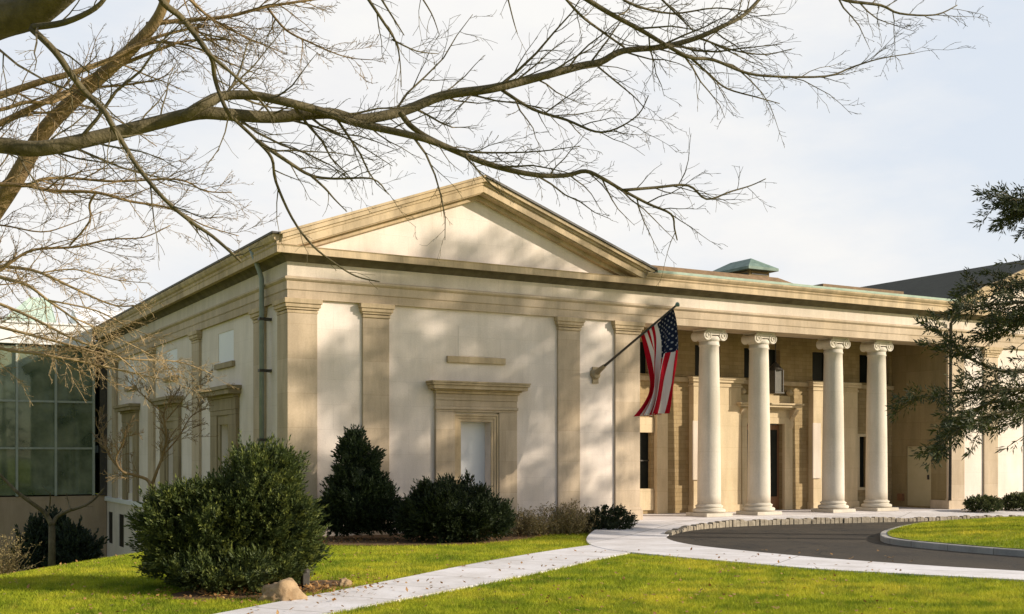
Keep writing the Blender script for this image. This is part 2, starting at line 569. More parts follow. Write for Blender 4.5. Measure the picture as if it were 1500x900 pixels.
# island with its kerb
isl = catmull([(30.5, 22.4), (27.7, 22.5), (25.0, 21.85), (22.6, 20.55), (21.2, 19.5), (20.25, 18.4), (19.9, 17.1), (19.95, 14.6), (20.8, 11.5), (23, 8.5), (26, 7.4), (29, 8.5), (31.2, 11.5), (32.0, 14.6), (32.1, 17.1), (31.9, 19.6)], 5, True)
ctr = Vector((26, 15))
structure(sheet(isl, lambda x, y: -0.02, 0.14).build('island_kerb', M['kerb'], bevel=0.02, fix=True))


def mound(x, y):
    d = min((Vector((x, y)) - p).length for p in isl)
    return -0.008 + 0.10 * smooth01(d / 3.0)


im = MB()
rings = [[ctr + (p - ctr) * s for p in isl] for s in (0.975, 0.9, 0.75, 0.55, 0.3, 0.08)]
for r_ in rings:
    for p in r_: im.v.append((p.x, p.y, mound(p.x, p.y)))
L_ = len(isl)
for a in range(len(rings) - 1):
    for k in range(L_):
        k2 = (k + 1) % L_
        im.f.append((a * L_ + k, a * L_ + k2, (a + 1) * L_ + k2, (a + 1) * L_ + k))
im.f.append(tuple((len(rings) - 1) * L_ + k for k in range(L_)))
structure(im.build('island_lawn', M['lawn'], smooth=True, fix=True))

# cobbled kerb along the back of the driveway
rng = random.Random(5)
cb = MB()
kk = [p for p in back[:k_end]]
dist = 0.0
pts_c = []
k0 = min(range(len(kk)), key=lambda i: (kk[i] - Vector((17.6, 23.0))).length)
seg = kk[k0:]
acc = 0
for a, b_ in zip(seg[:-1], seg[1:]):
    L0 = (b_ - a).length
    t = acc
    while t < L0:
        pts_c.append((a + (b_ - a) * (t / L0), (b_ - a).normalized()))
        t += 0.155
    acc = t - L0
for p, d in pts_c:
    nrm = Vector((-d.y, d.x))
    hw, hd = 0.066 + rng.uniform(-.01, .008), 0.09
    q = p - nrm * (-0.0) + nrm * rng.uniform(-.015, .015)
    zt = walk_z(p.x, p.y) + 0.045 + rng.uniform(-.035, .03)
    i = len(cb.v)
    for z, sh in ((-0.2, 1.0), (zt - 0.02, 1.0), (zt, 0.75)):
        for sx, sy in ((-1, -1), (1, -1), (1, 1), (-1, 1)):
            w = q + d * (sx * hw * sh) + nrm * (sy * hd * sh)
            cb.v.append((w.x, w.y, z))
    for l in (0, 4):
        for s in range(4):
            s2 = (s + 1) % 4
            cb.f.append((i + l + s, i + l + s2, i + l + 4 + s2, i + l + 4 + s))
    cb.f.append((i + 8, i + 9, i + 10, i + 11))
o = cb.build('cobble_kerb', M['cobble'], fix=True)
structure(o)

# mulch beds: irregular low sheets that carry the shrubs
def blob(cx, cy, rx, ry, seed, n=40, rot=0.0):
    out = []
    for k in range(n):
        a = 2 * math.pi * k / n
        r_ = 1 + 0.18 * mnoise.noise(Vector((math.cos(a) * 1.7 + seed, math.sin(a) * 1.7, seed)))
        x, y = math.cos(a) * rx * r_, math.sin(a) * ry * r_
        out.append(Vector((cx + x * math.cos(rot) - y * math.sin(rot), cy + x * math.sin(rot) + y * math.cos(rot))))
    return out


bed = catmull([(8.0, 26.0), (8.6, 24.6), (10.2, 23.6), (12.0, 23.05), (13.6, 23.6), (15.0, 24.6), (16.6, 25.6), (18.3, 26.5), (18.6, 26.95), (13, 27.0), (9, 27.0)], 5, True)
structure(sheet(bed, lambda x, y: max(ground(x, y), -0.3) + 0.03, 0.4).build('mulch_bed', M['mulch'], fix=True))
bed2 = blob(5.2, 16.75, 1.5, 0.85, 2.0, rot=0.35)
structure(sheet(bed2, lambda x, y: ground(x, y) + 0.022, 0.2).build('mulch_ring', M['mulch'], fix=True))


# ------------------------------------------------------------------ museum
XL, XR, YF, YB = 9.1, 42.9, 26.9, 51.0
PX0, PX1, YBACK = 19.5, 32.45, 29.3
museum = thing('museum_building', (26, 26.9, 0), 'low neoclassical stone museum with a pediment and a columned portico', 'building')


def wall_y(mb, x0, x1, z0, z1, y, holes, depth, out=-1):
    """wall face in the plane y with recessed openings"""
    xs = sorted({x0, x1, *[h[0] for h in holes], *[h[1] for h in holes]})
    zs = sorted({z0, z1, *[h[2] for h in holes], *[h[3] for h in holes]})
    for a, b_ in zip(xs[:-1], xs[1:]):
        for c, d in zip(zs[:-1], zs[1:]):
            if any(h[0] <= a and b_ <= h[1] and h[2] <= c and d <= h[3] for h in holes): continue
            mb.quad((a, y, c), (b_, y, c), (b_, y, d), (a, y, d))
    for h in holes:
        a, b_, c, d = h[:4]
        y2 = y - out * depth
        mb.quad((a, y, c), (a, y2, c), (a, y2, d), (a, y, d))
        mb.quad((b_, y, c), (b_, y, d), (b_, y2, d), (b_, y2, c))
        mb.quad((a, y, d), (a, y2, d), (b_, y2, d), (b_, y, d))
        mb.quad((a, y, c), (b_, y, c), (b_, y2, c), (a, y2, c))


def wall_x(mb, y0, y1, z0, z1, x, holes, depth, out=-1):
    t = MB()
    wall_y(t, y0, y1, z0, z1, x, holes, depth, out)
    i = len(mb.v)
    mb.v += [(b_, a, c) for a, b_, c in t.v]
    mb.f += [tuple(i + k for k in f) for f in t.f]


front_win = [(13.74, 14.64, 0.42, 2.73)]
side_c = [32.45, 38.95, 45.4]
side_holes = []
for c in side_c:
    side_holes += [(c - 0.42, c + 0.42, 0.42, 2.72), (c - 0.78, c + 0.78, 4.48, 5.36)]
low_holes = [(46.9, 47.9, -1.8, -0.5), (49.2, 50.1, -1.8, -0.5)]

w = MB()
wall_y(w, XL, PX0, -0.8, 6.7, YF, front_win, 0.34)
wall_x(w, YF, YB, 0.0, 6.7, XL, side_holes, 0.30)
w.quad((XL, YF, 6.7), (PX0, YF, 6.7), (PX0, YF, 7.0), (14.2, YF, 8.75), (XL, YF, 7.0))
w.quad((PX0, YF, -0.8), (PX0, YBACK, -0.8), (PX0, YBACK, 6.7), (PX0, YF, 6.7))
part('wall', w, M['wall'], museum, 'pale stone walls of the left pavilion')
w = MB()
wall_x(w, YF, YB, -4.6, 0.0, XL - 0.0, low_holes, 0.25)
part('basement_wall', w, M['wall'], museum)
part('water_table', box(XL - 0.10, XL + 0.05, YF + 0.7, YB, -0.06, 0.12), M['white_paint'], museum, bevel=0.015)
for a, b_, c, d in low_holes:
    part('basement_window', box(XL + 0.03, XL + 0.06, a - 0.02, b_ + 0.02, c - 0.02, d + 0.02), M['dark_glass'], museum)

w = MB()
rwin = [(37.36, 38.26, 0.42, 2.73)]
wall_y(w, PX1, XR, -0.8, 6.7, YF, rwin, 0.34)
w.quad((XR, YF, -0.8), (XR, YB, -0.8), (XR, YB, 6.7), (XR, YF, 6.7))
w.quad((PX1, YF, 6.7), (XR, YF, 6.7), (XR, YF, 7.0), (37.8, YF, 8.75), (PX1, YF, 7.0))
part('wall', w, M['wall'], museum, 'pale stone walls of the right pavilion')
w = MB()
wall_x(w, YF, YBACK, -0.3, 6.7, PX1, [(27.55, 28.62, 0.06, 2.16)], 0.07)
part('portico_side_wall', w, M['olive_shade_stone'], museum)
w = MB()
w.quad((XL, YB, -4.6), (XR, YB, -4.6), (XR, YB, 7.0), (XL, YB, 7.0))
part('rear_wall', w, M['wall'], museum)


def pilaster_front(x0, x1, mt=None, z0=-0.5, cap=True, lab=None):
    mb = box(x0, x1, YF - 0.062, YF + 0.02, z0, 5.30)
    p = part('pilaster', mb, M['tan'], museum, lab, bevel=0.012)
    c = MB()
    for e, za, zb in ((0.012, 5.30, 5.37), (0.035, 5.385, 5.44), (0.07, 5.44, 5.53), (0.10, 5.53, 5.652)):
        c.box(x0 - e, x1 + e, YF - 0.085 - e, YF + 0.02, za, zb)
    part('capital', c, M['gold'], p, bevel=0.012)
    b_ = box(x0 - 0.05, x1 + 0.05, YF - 0.14, YF + 0.02, z0, 0.28)
    b_.box(x0 - 0.025, x1 + 0.025, YF - 0.112, YF + 0.02, 0.28, 0.36)
    part('base', b_, M['tan'], p, bevel=0.012)


for x0, x1 in ((10.98, 11.70), (16.73, 17.45), (18.64, 19.497), (32.453, 33.30), (34.32, 35.06), (36.3, 36.3 + 0.02)):
    if x1 - x0 > 0.1: pilaster_front(x0, x1)
for x0, x1 in ((40.2, 40.9), (42.2, 42.89)): pilaster_front(x0, x1)
# corner pilaster wraps the corner
mb = MB().sweep([(0.0, -0.5), (0.085, -0.5), (0.085, 5.30), (0.0, 5.30)], [(XL, 27.60), (XL, YF), (9.78, YF)])
cp = part('pilaster', mb, M['tan'], museum, bevel=0.012)
mb = MB()
for e, za, zb in ((0.012, 5.30, 5.37), (0.035, 5.385, 5.44), (0.07, 5.44, 5.53), (0.10, 5.53, 5.652)):
    mb.sweep([(0.0, za), (0.085 + e, za), (0.085 + e, zb), (0.0, zb)], [(XL, 27.60 + e), (XL, YF), (9.78 + e, YF)])
part('capital', mb, M['gold'], cp, bevel=0.012)
for y0 in (28.72, 35.12, 41.35, 48.05):
    p = part('pilaster', box(XL - 0.085, XL + 0.02, y0, y0 + 0.86, 0.12, 5.30), M['tan'], museum, bevel=0.012)
    c = MB()
    for e, za, zb in ((0.012, 5.30, 5.37), (0.035, 5.385, 5.44), (0.07, 5.44, 5.53), (0.10, 5.53, 5.652)):
        c.box(XL - 0.085 - e, XL + 0.02, y0 - e, y0 + 0.86 + e, za, zb)
    part('capital', c, M['gold'], p, bevel=0.012)

# entablature: architrave of two bands and a bead, then the pale frieze
path = [(XL, YB), (XL, YF), (XR, YF), (XR, YB)]
arch = [(-0.05, 5.65), (0.085, 5.65), (0.085, 5.86), (0.105, 5.865), (0.105, 6.07), (0.13, 6.085), (0.165, 6.12), (0.165, 6.165), (0.10, 6.19), (-0.05, 6.19)]
part('architrave', MB().sweep(arch, path), M['tan'], museum)
fr = [(-0.05, 6.19), (0.088, 6.19), (0.088, 6.69), (-0.05, 6.69)]
part('frieze', MB().sweep(fr, path), M['frieze'], museum)
# the beam over the portico and its ceiling
mb = box(PX0 + 0.003, PX1 - 0.003, YF + 0.052, 27.80, 5.655, 6.6)
part('portico_beam', mb, M['tan'], museum)
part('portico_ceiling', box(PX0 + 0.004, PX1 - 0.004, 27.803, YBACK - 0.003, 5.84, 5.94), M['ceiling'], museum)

# cornice
part('bed_mould', MB().sweep([(0.05, 6.535), (0.10, 6.535), (0.13, 6.56), (0.20, 6.64), (0.30, 6.694), (0.05, 6.694)], path), M['cornice_shade'], museum, 'moulding painted with shade under the cornice')  # cornice shadow is put into the colour of this strip
lowc = [(-0.05, 6.696), (0.44, 6.697), (0.44, 6.675), (0.465, 6.675), (0.465, 6.83), (0.49, 6.86), (-0.05, 6.87)]
part('cornice', MB().sweep(lowc, path), M['gold'], museum)
upc = [(-0.05, 6.872), (0.465, 6.872), (0.47, 6.93), (0.52, 6.97), (0.56, 7.05), (0.56, 7.10), (-0.05, 7.10)]
part('eave_cornice', MB().sweep(upc, [(XL, YB), (XL, YF - 0.44)]), M['gold'], museum)
part('gutter', MB().sweep([(0.40, 7.103), (0.585, 7.103), (0.60, 7.15), (0.40, 7.15)], [(XL, YB), (XL, YF - 0.5)]), M['dark_metal'], museum)
upp = [(-0.3, 6.872), (0.462, 6.872), (0.47, 6.91), (0.50, 6.93), (0.53, 6.96), (0.56, 7.00), (0.56, 7.035), (-0.3, 7.035)]
part('portico_cornice', MB().sweep(upp, [(19.42, YF), (32.43, YF)]), M['gold'], museum)
part('gutter', MB().sweep([(-0.25, 7.038), (0.565, 7.038), (0.585, 7.105), (-0.25, 7.105)], [(19.75, YF), (32.42, YF)]), M['copper'], museum, 'pale green copper gutter over the portico')


def pediment(xc, half):
    """two raking cornices that meet at the ridge; bands step outward"""
    sl = 0.363
    for s in (-1, 1):
        mb = MB()
        for lo, hi, pr in ((-0.50, -0.385, 0.16), (-0.387, -0.36, 0.40), (-0.362, -0.17, 0.45), (-0.172, -0.10, 0.49), (-0.102, 0.0, 0.56)):
            xe = xc + s * half
            top = 9.08
            poly = [(xc, top + lo), (xe, top + lo - sl * half), (xe, top + hi - sl * half), (xc, top + hi)]
            # keep above the horizontal cornice
            zc = 6.873
            if top + lo - sl * half < zc:
                xk = xc + s * (top + lo - zc) / sl
                poly = [(xc, top + lo), (xk, zc), (xe, zc), (xe, max(zc + 0.005, top + hi - sl * half)), (xc, top + hi)]
                if top + hi - sl * half < zc:
                    xk2 = xc + s * (top + hi - zc) / sl
                    poly = [(xc, top + lo), (xk, zc), (xk2, zc), (xc, top + hi)]
            mb.prism_y(poly if s > 0 else poly[::-1], YF - pr, YF + 0.06)
        part('raking_cornice', mb, M['gold'], museum, bevel=0.008)
    # roof slopes
    for s in (-1, 1):
        xe = xc + s * (half + 0.06)
        zt = 9.09
        ze = zt - sl * (half + 0.06)
        mb = MB().prism_y([(xc, zt), (xe, ze), (xe, ze + 0.05), (xc, zt + 0.05)][::s], YF - 0.50, YB + 0.3)
        part('roof_slope', mb, M['slate'], museum)
        fl = MB().prism_y([(xc, zt - 0.004), (xe, ze - 0.004), (xe, ze + 0.055), (xc, zt + 0.055)][::s], YF - 0.60, YF - 0.503)
        part('verge_flashing', fl, M['gold'] if s < 0 else M['dark_metal'], museum)


pediment(14.2, 5.46)
pediment(37.8, 5.46)


# window surrounds
def surround_front(xc, holes):
    s = MB()
    x0, x1 = xc - 1.21, xc + 1.21
    for a, b_ in ((x0, xc - 0.66), (xc + 0.66, x1)):
        s.box(a, b_, YF - 0.10, YF + 0.01, -0.3, 2.98)
    s.box(x0, x1, YF - 0.105, YF + 0.01, 2.982, 3.04)
    s.box(x0 - 0.02, x1 + 0.02, YF - 0.14, YF + 0.01, 3.042, 3.12)
    s.box(x0, x1, YF - 0.10, YF + 0.01, 3.122, 3.28)
    s.box(x0 - 0.012, x1 + 0.012, YF - 0.12, YF + 0.01, 3.282, 3.45)
    so = part('window_surround', s, M['tan'], museum, bevel=0.01)
    f = MB()
    for e0, e1, d in ((0.45, 0.53, 0.03), (0.532, 0.60, 0.05), (0.602, 0.658, 0.075)):
        zt = 2.73 + (e1 - 0.45)
        zb = 2.73 + (e0 - 0.45)
        f.box(xc - e1, xc - e0, YF - d, YF + 0.01, 0.2, zb - 0.001)
        f.box(xc + e0, xc + e1, YF - d, YF + 0.01, 0.2, zb - 0.001)
        f.box(xc - e1, xc + e1, YF - d, YF + 0.01, zb, zt)
    f.box(xc - 0.70, xc + 0.70, YF - 0.16, YF + 0.01, 0.30, 0.42)
    part('frame', f, M['gold'], so, bevel=0.006)
    h = MB()
    for e, d, za, zb in ((1.25, 0.17, 3.452, 3.52), (1.30, 0.22, 3.522, 3.56), (1.40, 0.36, 3.562, 3.66), (1.44, 0.40, 3.662, 3.72), (1.46, 0.42, 3.722, 3.77)):
        h.box(xc - e, xc + e, YF - d, YF + 0.01, za, zb)
    part('hood', h, M['gold'], so, bevel=0.012)
    part('blind_panel', box(xc - 0.47, xc + 0.47, YF + 0.30, YF + 0.34, 0.40, 2.75), M['panel'], so)


surround_front(14.2, front_win)
surround_front(37.8, rwin)
for xc in (14.2, 37.8):
    part('stone_slab', box(xc - 0.86, xc + 0.88, YF - 0.07, YF + 0.01, 4.27, 4.44), M['gold'], museum, bevel=0.012)
    part('wall_panel', box(xc - 0.52, xc + 0.62, YF - 0.008, YF + 0.01, 4.46, 5.25), M['wall'], museum, bevel=0.004)

for c in side_c:
    s = MB()
    for a, b_ in ((c - 1.32, c - 0.62), (c + 0.62, c + 1.32)):
        s.box(XL - 0.10, XL + 0.01, a, b_, 0.12, 2.98)
    s.box(XL - 0.105, XL + 0.01, c - 1.32, c + 1.32, 2.982, 3.12)
    s.box(XL - 0.12, XL + 0.01, c - 1.34, c + 1.34, 3.122, 3.45)
    for d0, d1 in ((0.42, 0.618),):
        s.box(XL - 0.06, XL + 0.01, c - d1, c - d0, 0.4, 2.718)
        s.box(XL - 0.06, XL + 0.01, c + d0, c + d1, 0.4, 2.718)
        s.box(XL - 0.06, XL + 0.01, c - d1, c + d1, 2.72, 2.98)
    so = part('window_surround', s, M['shade_brown'], museum, bevel=0.01)
    h = MB()
    for e, d, za, zb in ((1.38, 0.17, 3.452, 3.53), (1.50, 0.36, 3.532, 3.66), (1.56, 0.42, 3.662, 3.77)):
        h.box(XL - d, XL + 0.01, c - e, c + e, za, zb)
    part('hood', h, M['shade_brown'], so, bevel=0.012)
    part('blind_panel', box(XL + 0.25, XL + 0.29, c - 0.44, c + 0.44, 0.40, 2.74), M['white_panel'], so)
    up = part('upper_window', box(XL + 0.015, XL + 0.05, c - 0.80, c + 0.80, 4.46, 5.38), M['white_panel'], museum)
    part('sill', box(XL - 0.10, XL + 0.01, c - 0.92, c + 0.92, 4.32, 4.478), M['shade_brown'], up, bevel=0.01)

# porch floor and step
part('porch_floor', box(18.2, 33.8, 26.32, YBACK - 0.002, -0.30, 0.0), M['concrete'], museum, bevel=0.015)


# columns
def column(cx, cy):
    sh = []
    z0, z1 = 0.36, 5.14
    for k in range(17):
        t = k / 16
        sh.append((0.355 - 0.062 * (t ** 1.7), z0 + (z1 - z0) * t))
    fl = [(0.39, z0 - 0.02), (0.385, z0 + 0.02)] + sh + [(0.31, z1 + 0.01), (0.318, z1 + 0.04), (0.30, z1 + 0.06), (0.30, 5.30)]
    col = part('column', MB().lathe(fl[2:], cx, cy, 40), M['column'], museum, smooth=True, fix=True)
    b_ = box(cx - 0.50, cx + 0.50, cy - 0.50, cy + 0.50, 0.0, 0.11)
    bo = part('plinth', b_, M['column'], col, bevel=0.012)
    pr = []
    for k in range(9):
        a = -math.pi / 2 + math.pi * k / 8
        pr.append((0.435 + 0.06 * math.cos(a), 0.172 + 0.06 * math.sin(a)))
    pr += [(0.40, 0.245), (0.395, 0.27)]
    for k in range(7):
        a = -math.pi / 2 + math.pi * k / 6
        pr.append((0.385 + 0.035 * math.cos(a), 0.305 + 0.033 * math.sin(a)))
    pr += [(0.372, 0.345), (0.357, 0.375)]
    part('base', MB().lathe(pr, cx, cy, 36), M['column'], col, smooth=True)
    # ionic capital: two scroll rolls front to back, a band, an egg ring and the abacus
    c = MB()
    for s in (-1, 1):
        xc, zc = cx + s * 0.300, 5.455
        n = 22
        i = len(c.v)
        prof_y = [(-0.30, 0.0), (-0.30, 0.045), (-0.325, 0.05), (-0.325, 0.07), (-0.30, 0.075), (-0.30, 0.115), (-0.32, 0.12), (-0.32, 0.15), (-0.28, 0.155), (-0.15, 0.125), (0, 0.11), (0.15, 0.125), (0.28, 0.155), (0.32, 0.15), (0.32, 0.12), (0.30, 0.0)]
        for k in range(n):
            a = 2 * math.pi * k / n
            for yy, r_ in prof_y:
                c.v.append((xc + r_ * math.cos(a), cy + yy, zc + r_ * math.sin(a)))
        m_ = len(prof_y)
        for k in range(n):
            k2 = (k + 1) % n
            for j in range(m_ - 1):
                c.f.append((i + k * m_ + j, i + k * m_ + j + 1, i + k2 * m_ + j + 1, i + k2 * m_ + j))
    c.box(cx - 0.30, cx + 0.30, cy - 0.305, cy + 0.305, 5.47, 5.60)
    c.lathe([(0.29, 5.28), (0.31, 5.29), (0.335, 5.33), (0.335, 5.38), (0.30, 5.44), (0.2, 5.45)], cx, cy, 32)
    c.box(cx - 0.36, cx + 0.36, cy - 0.33, cy + 0.33, 5.607, 5.653)
    part('capital', c, M['column'], col, bevel=0.006)


for cx in (22.45, 24.43, 27.60, 29.58):
    column(cx, 27.36)


# portico rear wall
def bx(px): return on_y(px, 667, YBACK)[0]
def bz(px, py): return on_y(px, py, YBACK)[1]


W_L = bx(954)
door = (bx(1091), bx(1146), 0.0, bz(1120, 621))
slit = (bx(1258), bx(1270), bz(1262, 714), bz(1262, 640))
lwin = (W_L - 1.0, W_L, bz(943, 716), bz(943, 634))
cl = []
for a, b_ in ((925, 951), (1018, 1055), (1090, 1143), (1190, 1234), (1259, 1303)):
    cl.append((bx(a), bx(b_), 4.42, 5.42))
w = MB()
wall_y(w, PX0, PX1, -0.3, 6.7, YBACK, [door, slit, lwin] + cl, 0.28)
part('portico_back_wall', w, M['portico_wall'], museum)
for h in cl:
    cw = part('clerestory_window', box(h[0] - 0.01, h[1] + 0.01, YBACK + 0.2, YBACK + 0.23, h[2] - 0.01, h[3] + 0.01), M['dark_glass'], museum)
    mid = (h[0] + h[1]) / 2
    fb = box(mid - 0.03, mid + 0.03, YBACK + 0.15, YBACK + 0.197, h[2], h[3])
    part('frame', fb, M['dark_metal'], cw)
for h, nm in ((slit, 'slit_window'), (lwin, 'tall_window')):
    tw = part(nm, box(h[0] - 0.01, h[1] + 0.01, YBACK + 0.16, YBACK + 0.19, h[2] - 0.01, h[3] + 0.01), M['dark_glass'], museum)
    fb = MB()
    mid = (h[0] + h[1]) / 2
    if nm == 'tall_window':
        fb.box(mid - 0.025, mid + 0.025, YBACK + 0.11, YBACK + 0.157, h[2], h[3])
        fb.box(mid + 0.026, h[1], YBACK + 0.112, YBACK + 0.155, (h[2] + h[3]) / 2 - .02, (h[2] + h[3]) / 2 + .02)
        part('frame', fb, M['dark_metal'], tw)
sb = MB()
sb.box(slit[0] - 0.16, slit[0] - 0.002, YBACK - 0.05, YBACK + 0.01, slit[2] - 0.1, slit[3] + 0.1)
sb.box(slit[1] + 0.002, slit[1] + 0.16, YBACK - 0.05, YBACK + 0.01, slit[2] - 0.1, slit[3] + 0.1)
sb.box(slit[0], slit[1], YBACK - 0.05, YBACK + 0.01, slit[3], slit[3] + 0.1)
sb.box(slit[0], slit[1], YBACK - 0.06, YBACK + 0.01, slit[2] - 0.1, slit[2])
part('slit_surround', sb, M['smooth_buff'], museum, bevel=0.008)
# stone under and over the tall window
part('window_lintel', box(lwin[0] - 0.1, lwin[1] + 0.05, YBACK - 0.06, YBACK + 0.01, lwin[3] + 0.003, lwin[3] + 0.48), M['smooth_buff'], museum, bevel=0.01)
part('window_apron', box(lwin[0] - 0.1, lwin[1] + 0.05, YBACK - 0.06, YBACK + 0.01, 0.12, lwin[2] - 0.003), M['smooth_buff'], museum, bevel=0.01)
part('wall_pilaster', box(bx(958), bx(974), YBACK - 0.16, YBACK + 0.01, 0.0, 4.12), M['smooth_buff'], museum, bevel=0.012)
# the two smooth piers beside the door, with caps
for a, b_ in ((1009, 1079), (1184, 1249)):
    x0, x1 = bx(a), bx(b_)
    pr = part('pier', box(x0, x1, YBACK - 0.24, YBACK + 0.01, 0.0, 4.06), M['smooth_buff'], museum, bevel=0.015)
    c = MB()
    for e, za, zb in ((0.03, 4.062, 4.12), (0.0, 4.122, 4.20), (0.06, 4.202, 4.29), (0.10, 4.292, 4.38)):
        c.box(x0 - e, x1 + e, YBACK - 0.24 - e, YBACK + 0.01, za, zb)
    part('cap', c, M['smooth_buff'], pr, bevel=0.01)
    part('base', box(x0 - 0.04, x1 + 0.04, YBACK - 0.285, YBACK + 0.01, 0.0, 0.24), M['smooth_buff'], pr, bevel=0.012)
    pq = box(x0 - 0.07, x0 + 0.30, YBACK - 0.30, YBACK - 0.243, 1.05, 2.95)
    part('plaque', pq, M['frieze'], pr, 'pale stone plaque on the edge of the pier', bevel=0.02)
# belt course between the elements
for a, b_ in ((PX0 + .003, bx(1009) - 0.11), (bx(1079) + .11, bx(1184) - .11), (bx(1249) + .11, PX1 - .003)):
    part('belt_course', box(a, b_, YBACK - 0.11, YBACK + 0.01, 4.20, 4.34), M['gold'], museum, bevel=0.01)

# door case
x0, x1, _, zt = door
dc = MB()
for s in (-1, 1):
    xa = x0 if s < 0 else x1
    dc.box(*sorted((xa, xa + s * 0.22)), YBACK - 0.12, YBACK + 0.01, 0.0, zt + 0.2)
    dc.box(*sorted((xa + s * 0.222, xa + s * 0.40)), YBACK - 0.07, YBACK + 0.01, 0.0, zt + 0.02)
dc.box(x0 + 0.001, x1 - 0.001, YBACK - 0.12, YBACK + 0.01, zt + 0.001, zt + 0.2)
dco = part('door_case', dc, M['smooth_buff'], museum, bevel=0.01)
h = MB()
h.box(x0 - 0.42, x1 + 0.42, YBACK - 0.10, YBACK + 0.01, zt + 0.202, zt + 0.48)
for e, d, za, zb in ((0.44, 0.22, 0.482, 0.54), (0.52, 0.40, 0.542, 0.62), (0.57, 0.46, 0.622, 0.68)):
    h.box(x0 - e, x1 + e, YBACK - d, YBACK + 0.01, zt + za, zt + zb)
h.box(x0 - 0.25, x1 + 0.25, YBACK - 0.12, YBACK + 0.01, zt + 0.682, zt + 0.95)
for xx in (x0 - 0.2, x1 + 0.2):
    h.lathe([(0.05, zt + 0.95), (0.10, zt + 0.99), (0.12, zt + 1.06), (0.08, zt + 1.13), (0.03, zt + 1.17)], xx, YBACK - 0.13, 14)
part('door_hood', h, M['smooth_buff'], dco, bevel=0.008)
for s in (-1, 1):
    xa = (x0 - 0.42) if s < 0 else (x1 + 0.22)
    pts = []
    poly = []
    for k in range(15):
        t = k / 14
        poly.append((YBACK - 0.06 - 0.30 * (1 - t) ** 1.6 - 0.03 * math.sin(t * 9), zt + 0.48 - 0.62 * t))
    poly += [(YBACK + 0.01, zt - 0.14), (YBACK + 0.01, zt + 0.48)]
    cm = MB()
    n = len(poly)
    cm.v += [(xa + 0.01, y, z) for y, z in poly] + [(xa + 0.19, y, z) for y, z in poly]
    cm.f.append(tuple(range(n))); cm.f.append(tuple(range(2 * n - 1, n - 1, -1)))
    for k in range(n):
        k2 = (k + 1) % n
        cm.f.append((k, k2, n + k2, n + k))
    part('console', cm, M['gold'], dco)
mid = (x0 + x1) / 2
dleaf = MB()
for a, b_ in ((x0 + 0.03, mid - 0.012), (mid + 0.012, x1 - 0.03)):
    lf = box(a, b_, YBACK + 0.14, YBACK + 0.19, 0.02, zt - 0.03)
    d_ = part('door_leaf', lf, M['wood'], museum)
    part('glazing', box(a + 0.10, b_ - 0.10, YBACK + 0.118, YBACK + 0.137, 0.45, zt - 0.2), M['dark_glass'], d_)
    hx = b_ - 0.06 if a < mid - 0.1 else a + 0.06
    part('handle', box(hx - 0.015, hx + 0.015, YBACK + 0.08, YBACK + 0.139, 0.95, 1.3), M['dark_metal'], d_)
# the plain door in the side wall of the portico
sd = part('side_door', box(PX1 + 0.04, PX1 + 0.068, 27.552, 28.618, 0.062, 2.158), M['door'], museum)
part('handle', box(PX1 - 0.03, PX1 + 0.038, 27.66, 27.70, 1.0, 1.16), M['dark_metal'], sd)
part('plinth_course', box(PX1 - 0.06, PX1 + 0.01, YF + 0.01, 27.54, 0.0, 0.30), M['tan'], museum, bevel=0.01)
part('meter_box', box(PX1 - 0.12, PX1 + 0.01, 28.72, 28.95, 0.22, 0.48), M['wood'], museum, bevel=0.01)

# roof over the middle block, with its long brown ridge roof and cupola
part('portico_roof', box(19.6, 32.4, 27.25, 40, 6.9, 7.08), M['slate'], museum)
rr = MB()
ya, yb = 28.7, 38.0
xa, xb, xk = 19.8, 29.0, 27.1
i = 0
rr.v += [(xa, ya, 7.2), (xb, ya, 7.2), (xb, yb, 7.2), (xa, yb, 7.2), (xa, ya + 0.7, 7.86), (xk, ya + 0.7, 7.86), (xk, yb - .7, 7.86), (xa, yb - .7, 7.86)]
for a in ((0, 1, 5, 4), (1, 2, 6, 5), (2, 3, 7, 6), (4, 5, 6, 7), (0, 4, 7, 3), (3, 2, 1, 0)): rr.f.append(a)
part('ridge_roof', rr, M['rust_roof'], museum)
rl = box(28.4, 32.3, 28.62, 36, 7.0, 7.66)
part('ridge_roof', rl, M['rust_roof'], museum)
cu0, cu1, cv0, cv1 = 28.12, 29.07, 32.0, 34.05
cu = part('cupola', box(cu0, cu1, cv0, cv1, 7.3, 8.62), M['olive_shade_stone'], museum)
lv = MB()
for k in range(6):
    z = 7.95 + k * 0.12
    lv.box(cu0 - 0.02, cu0 + 0.01, cv0 + 0.1, cv1 - 0.1, z, z + 0.05)
    lv.box(cu0 + 0.1, cu1 - 0.1, cv0 - 0.02, cv0 + 0.01, z, z + 0.05)
part('louvre', lv, M['dark_metal'], cu)
cr = MB()
e = 0.24
cr.v += [(cu0 - e, cv0 - e, 8.58), (cu1 + e, cv0 - e, 8.58), (cu1 + e, cv1 + e, 8.58), (cu0 - e, cv1 + e, 8.58),
         (cu0 - e, cv0 - e, 8.68), (cu1 + e, cv0 - e, 8.68), (cu1 + e, cv1 + e, 8.68), (cu0 - e, cv1 + e, 8.68),
         ((cu0 + cu1) / 2, cv0 + 0.45, 9.10), ((cu0 + cu1) / 2, cv1 - 0.45, 9.10)]
for a in ((3, 2, 1, 0), (0, 1, 5, 4), (1, 2, 6, 5), (2, 3, 7, 6), (3, 0, 4, 7), (4, 5, 8), (5, 6, 9, 8), (6, 7, 9), (7, 4, 8, 9)): cr.f.append(a)
part('cupola_roof', cr, M['copper_dark'], cu)

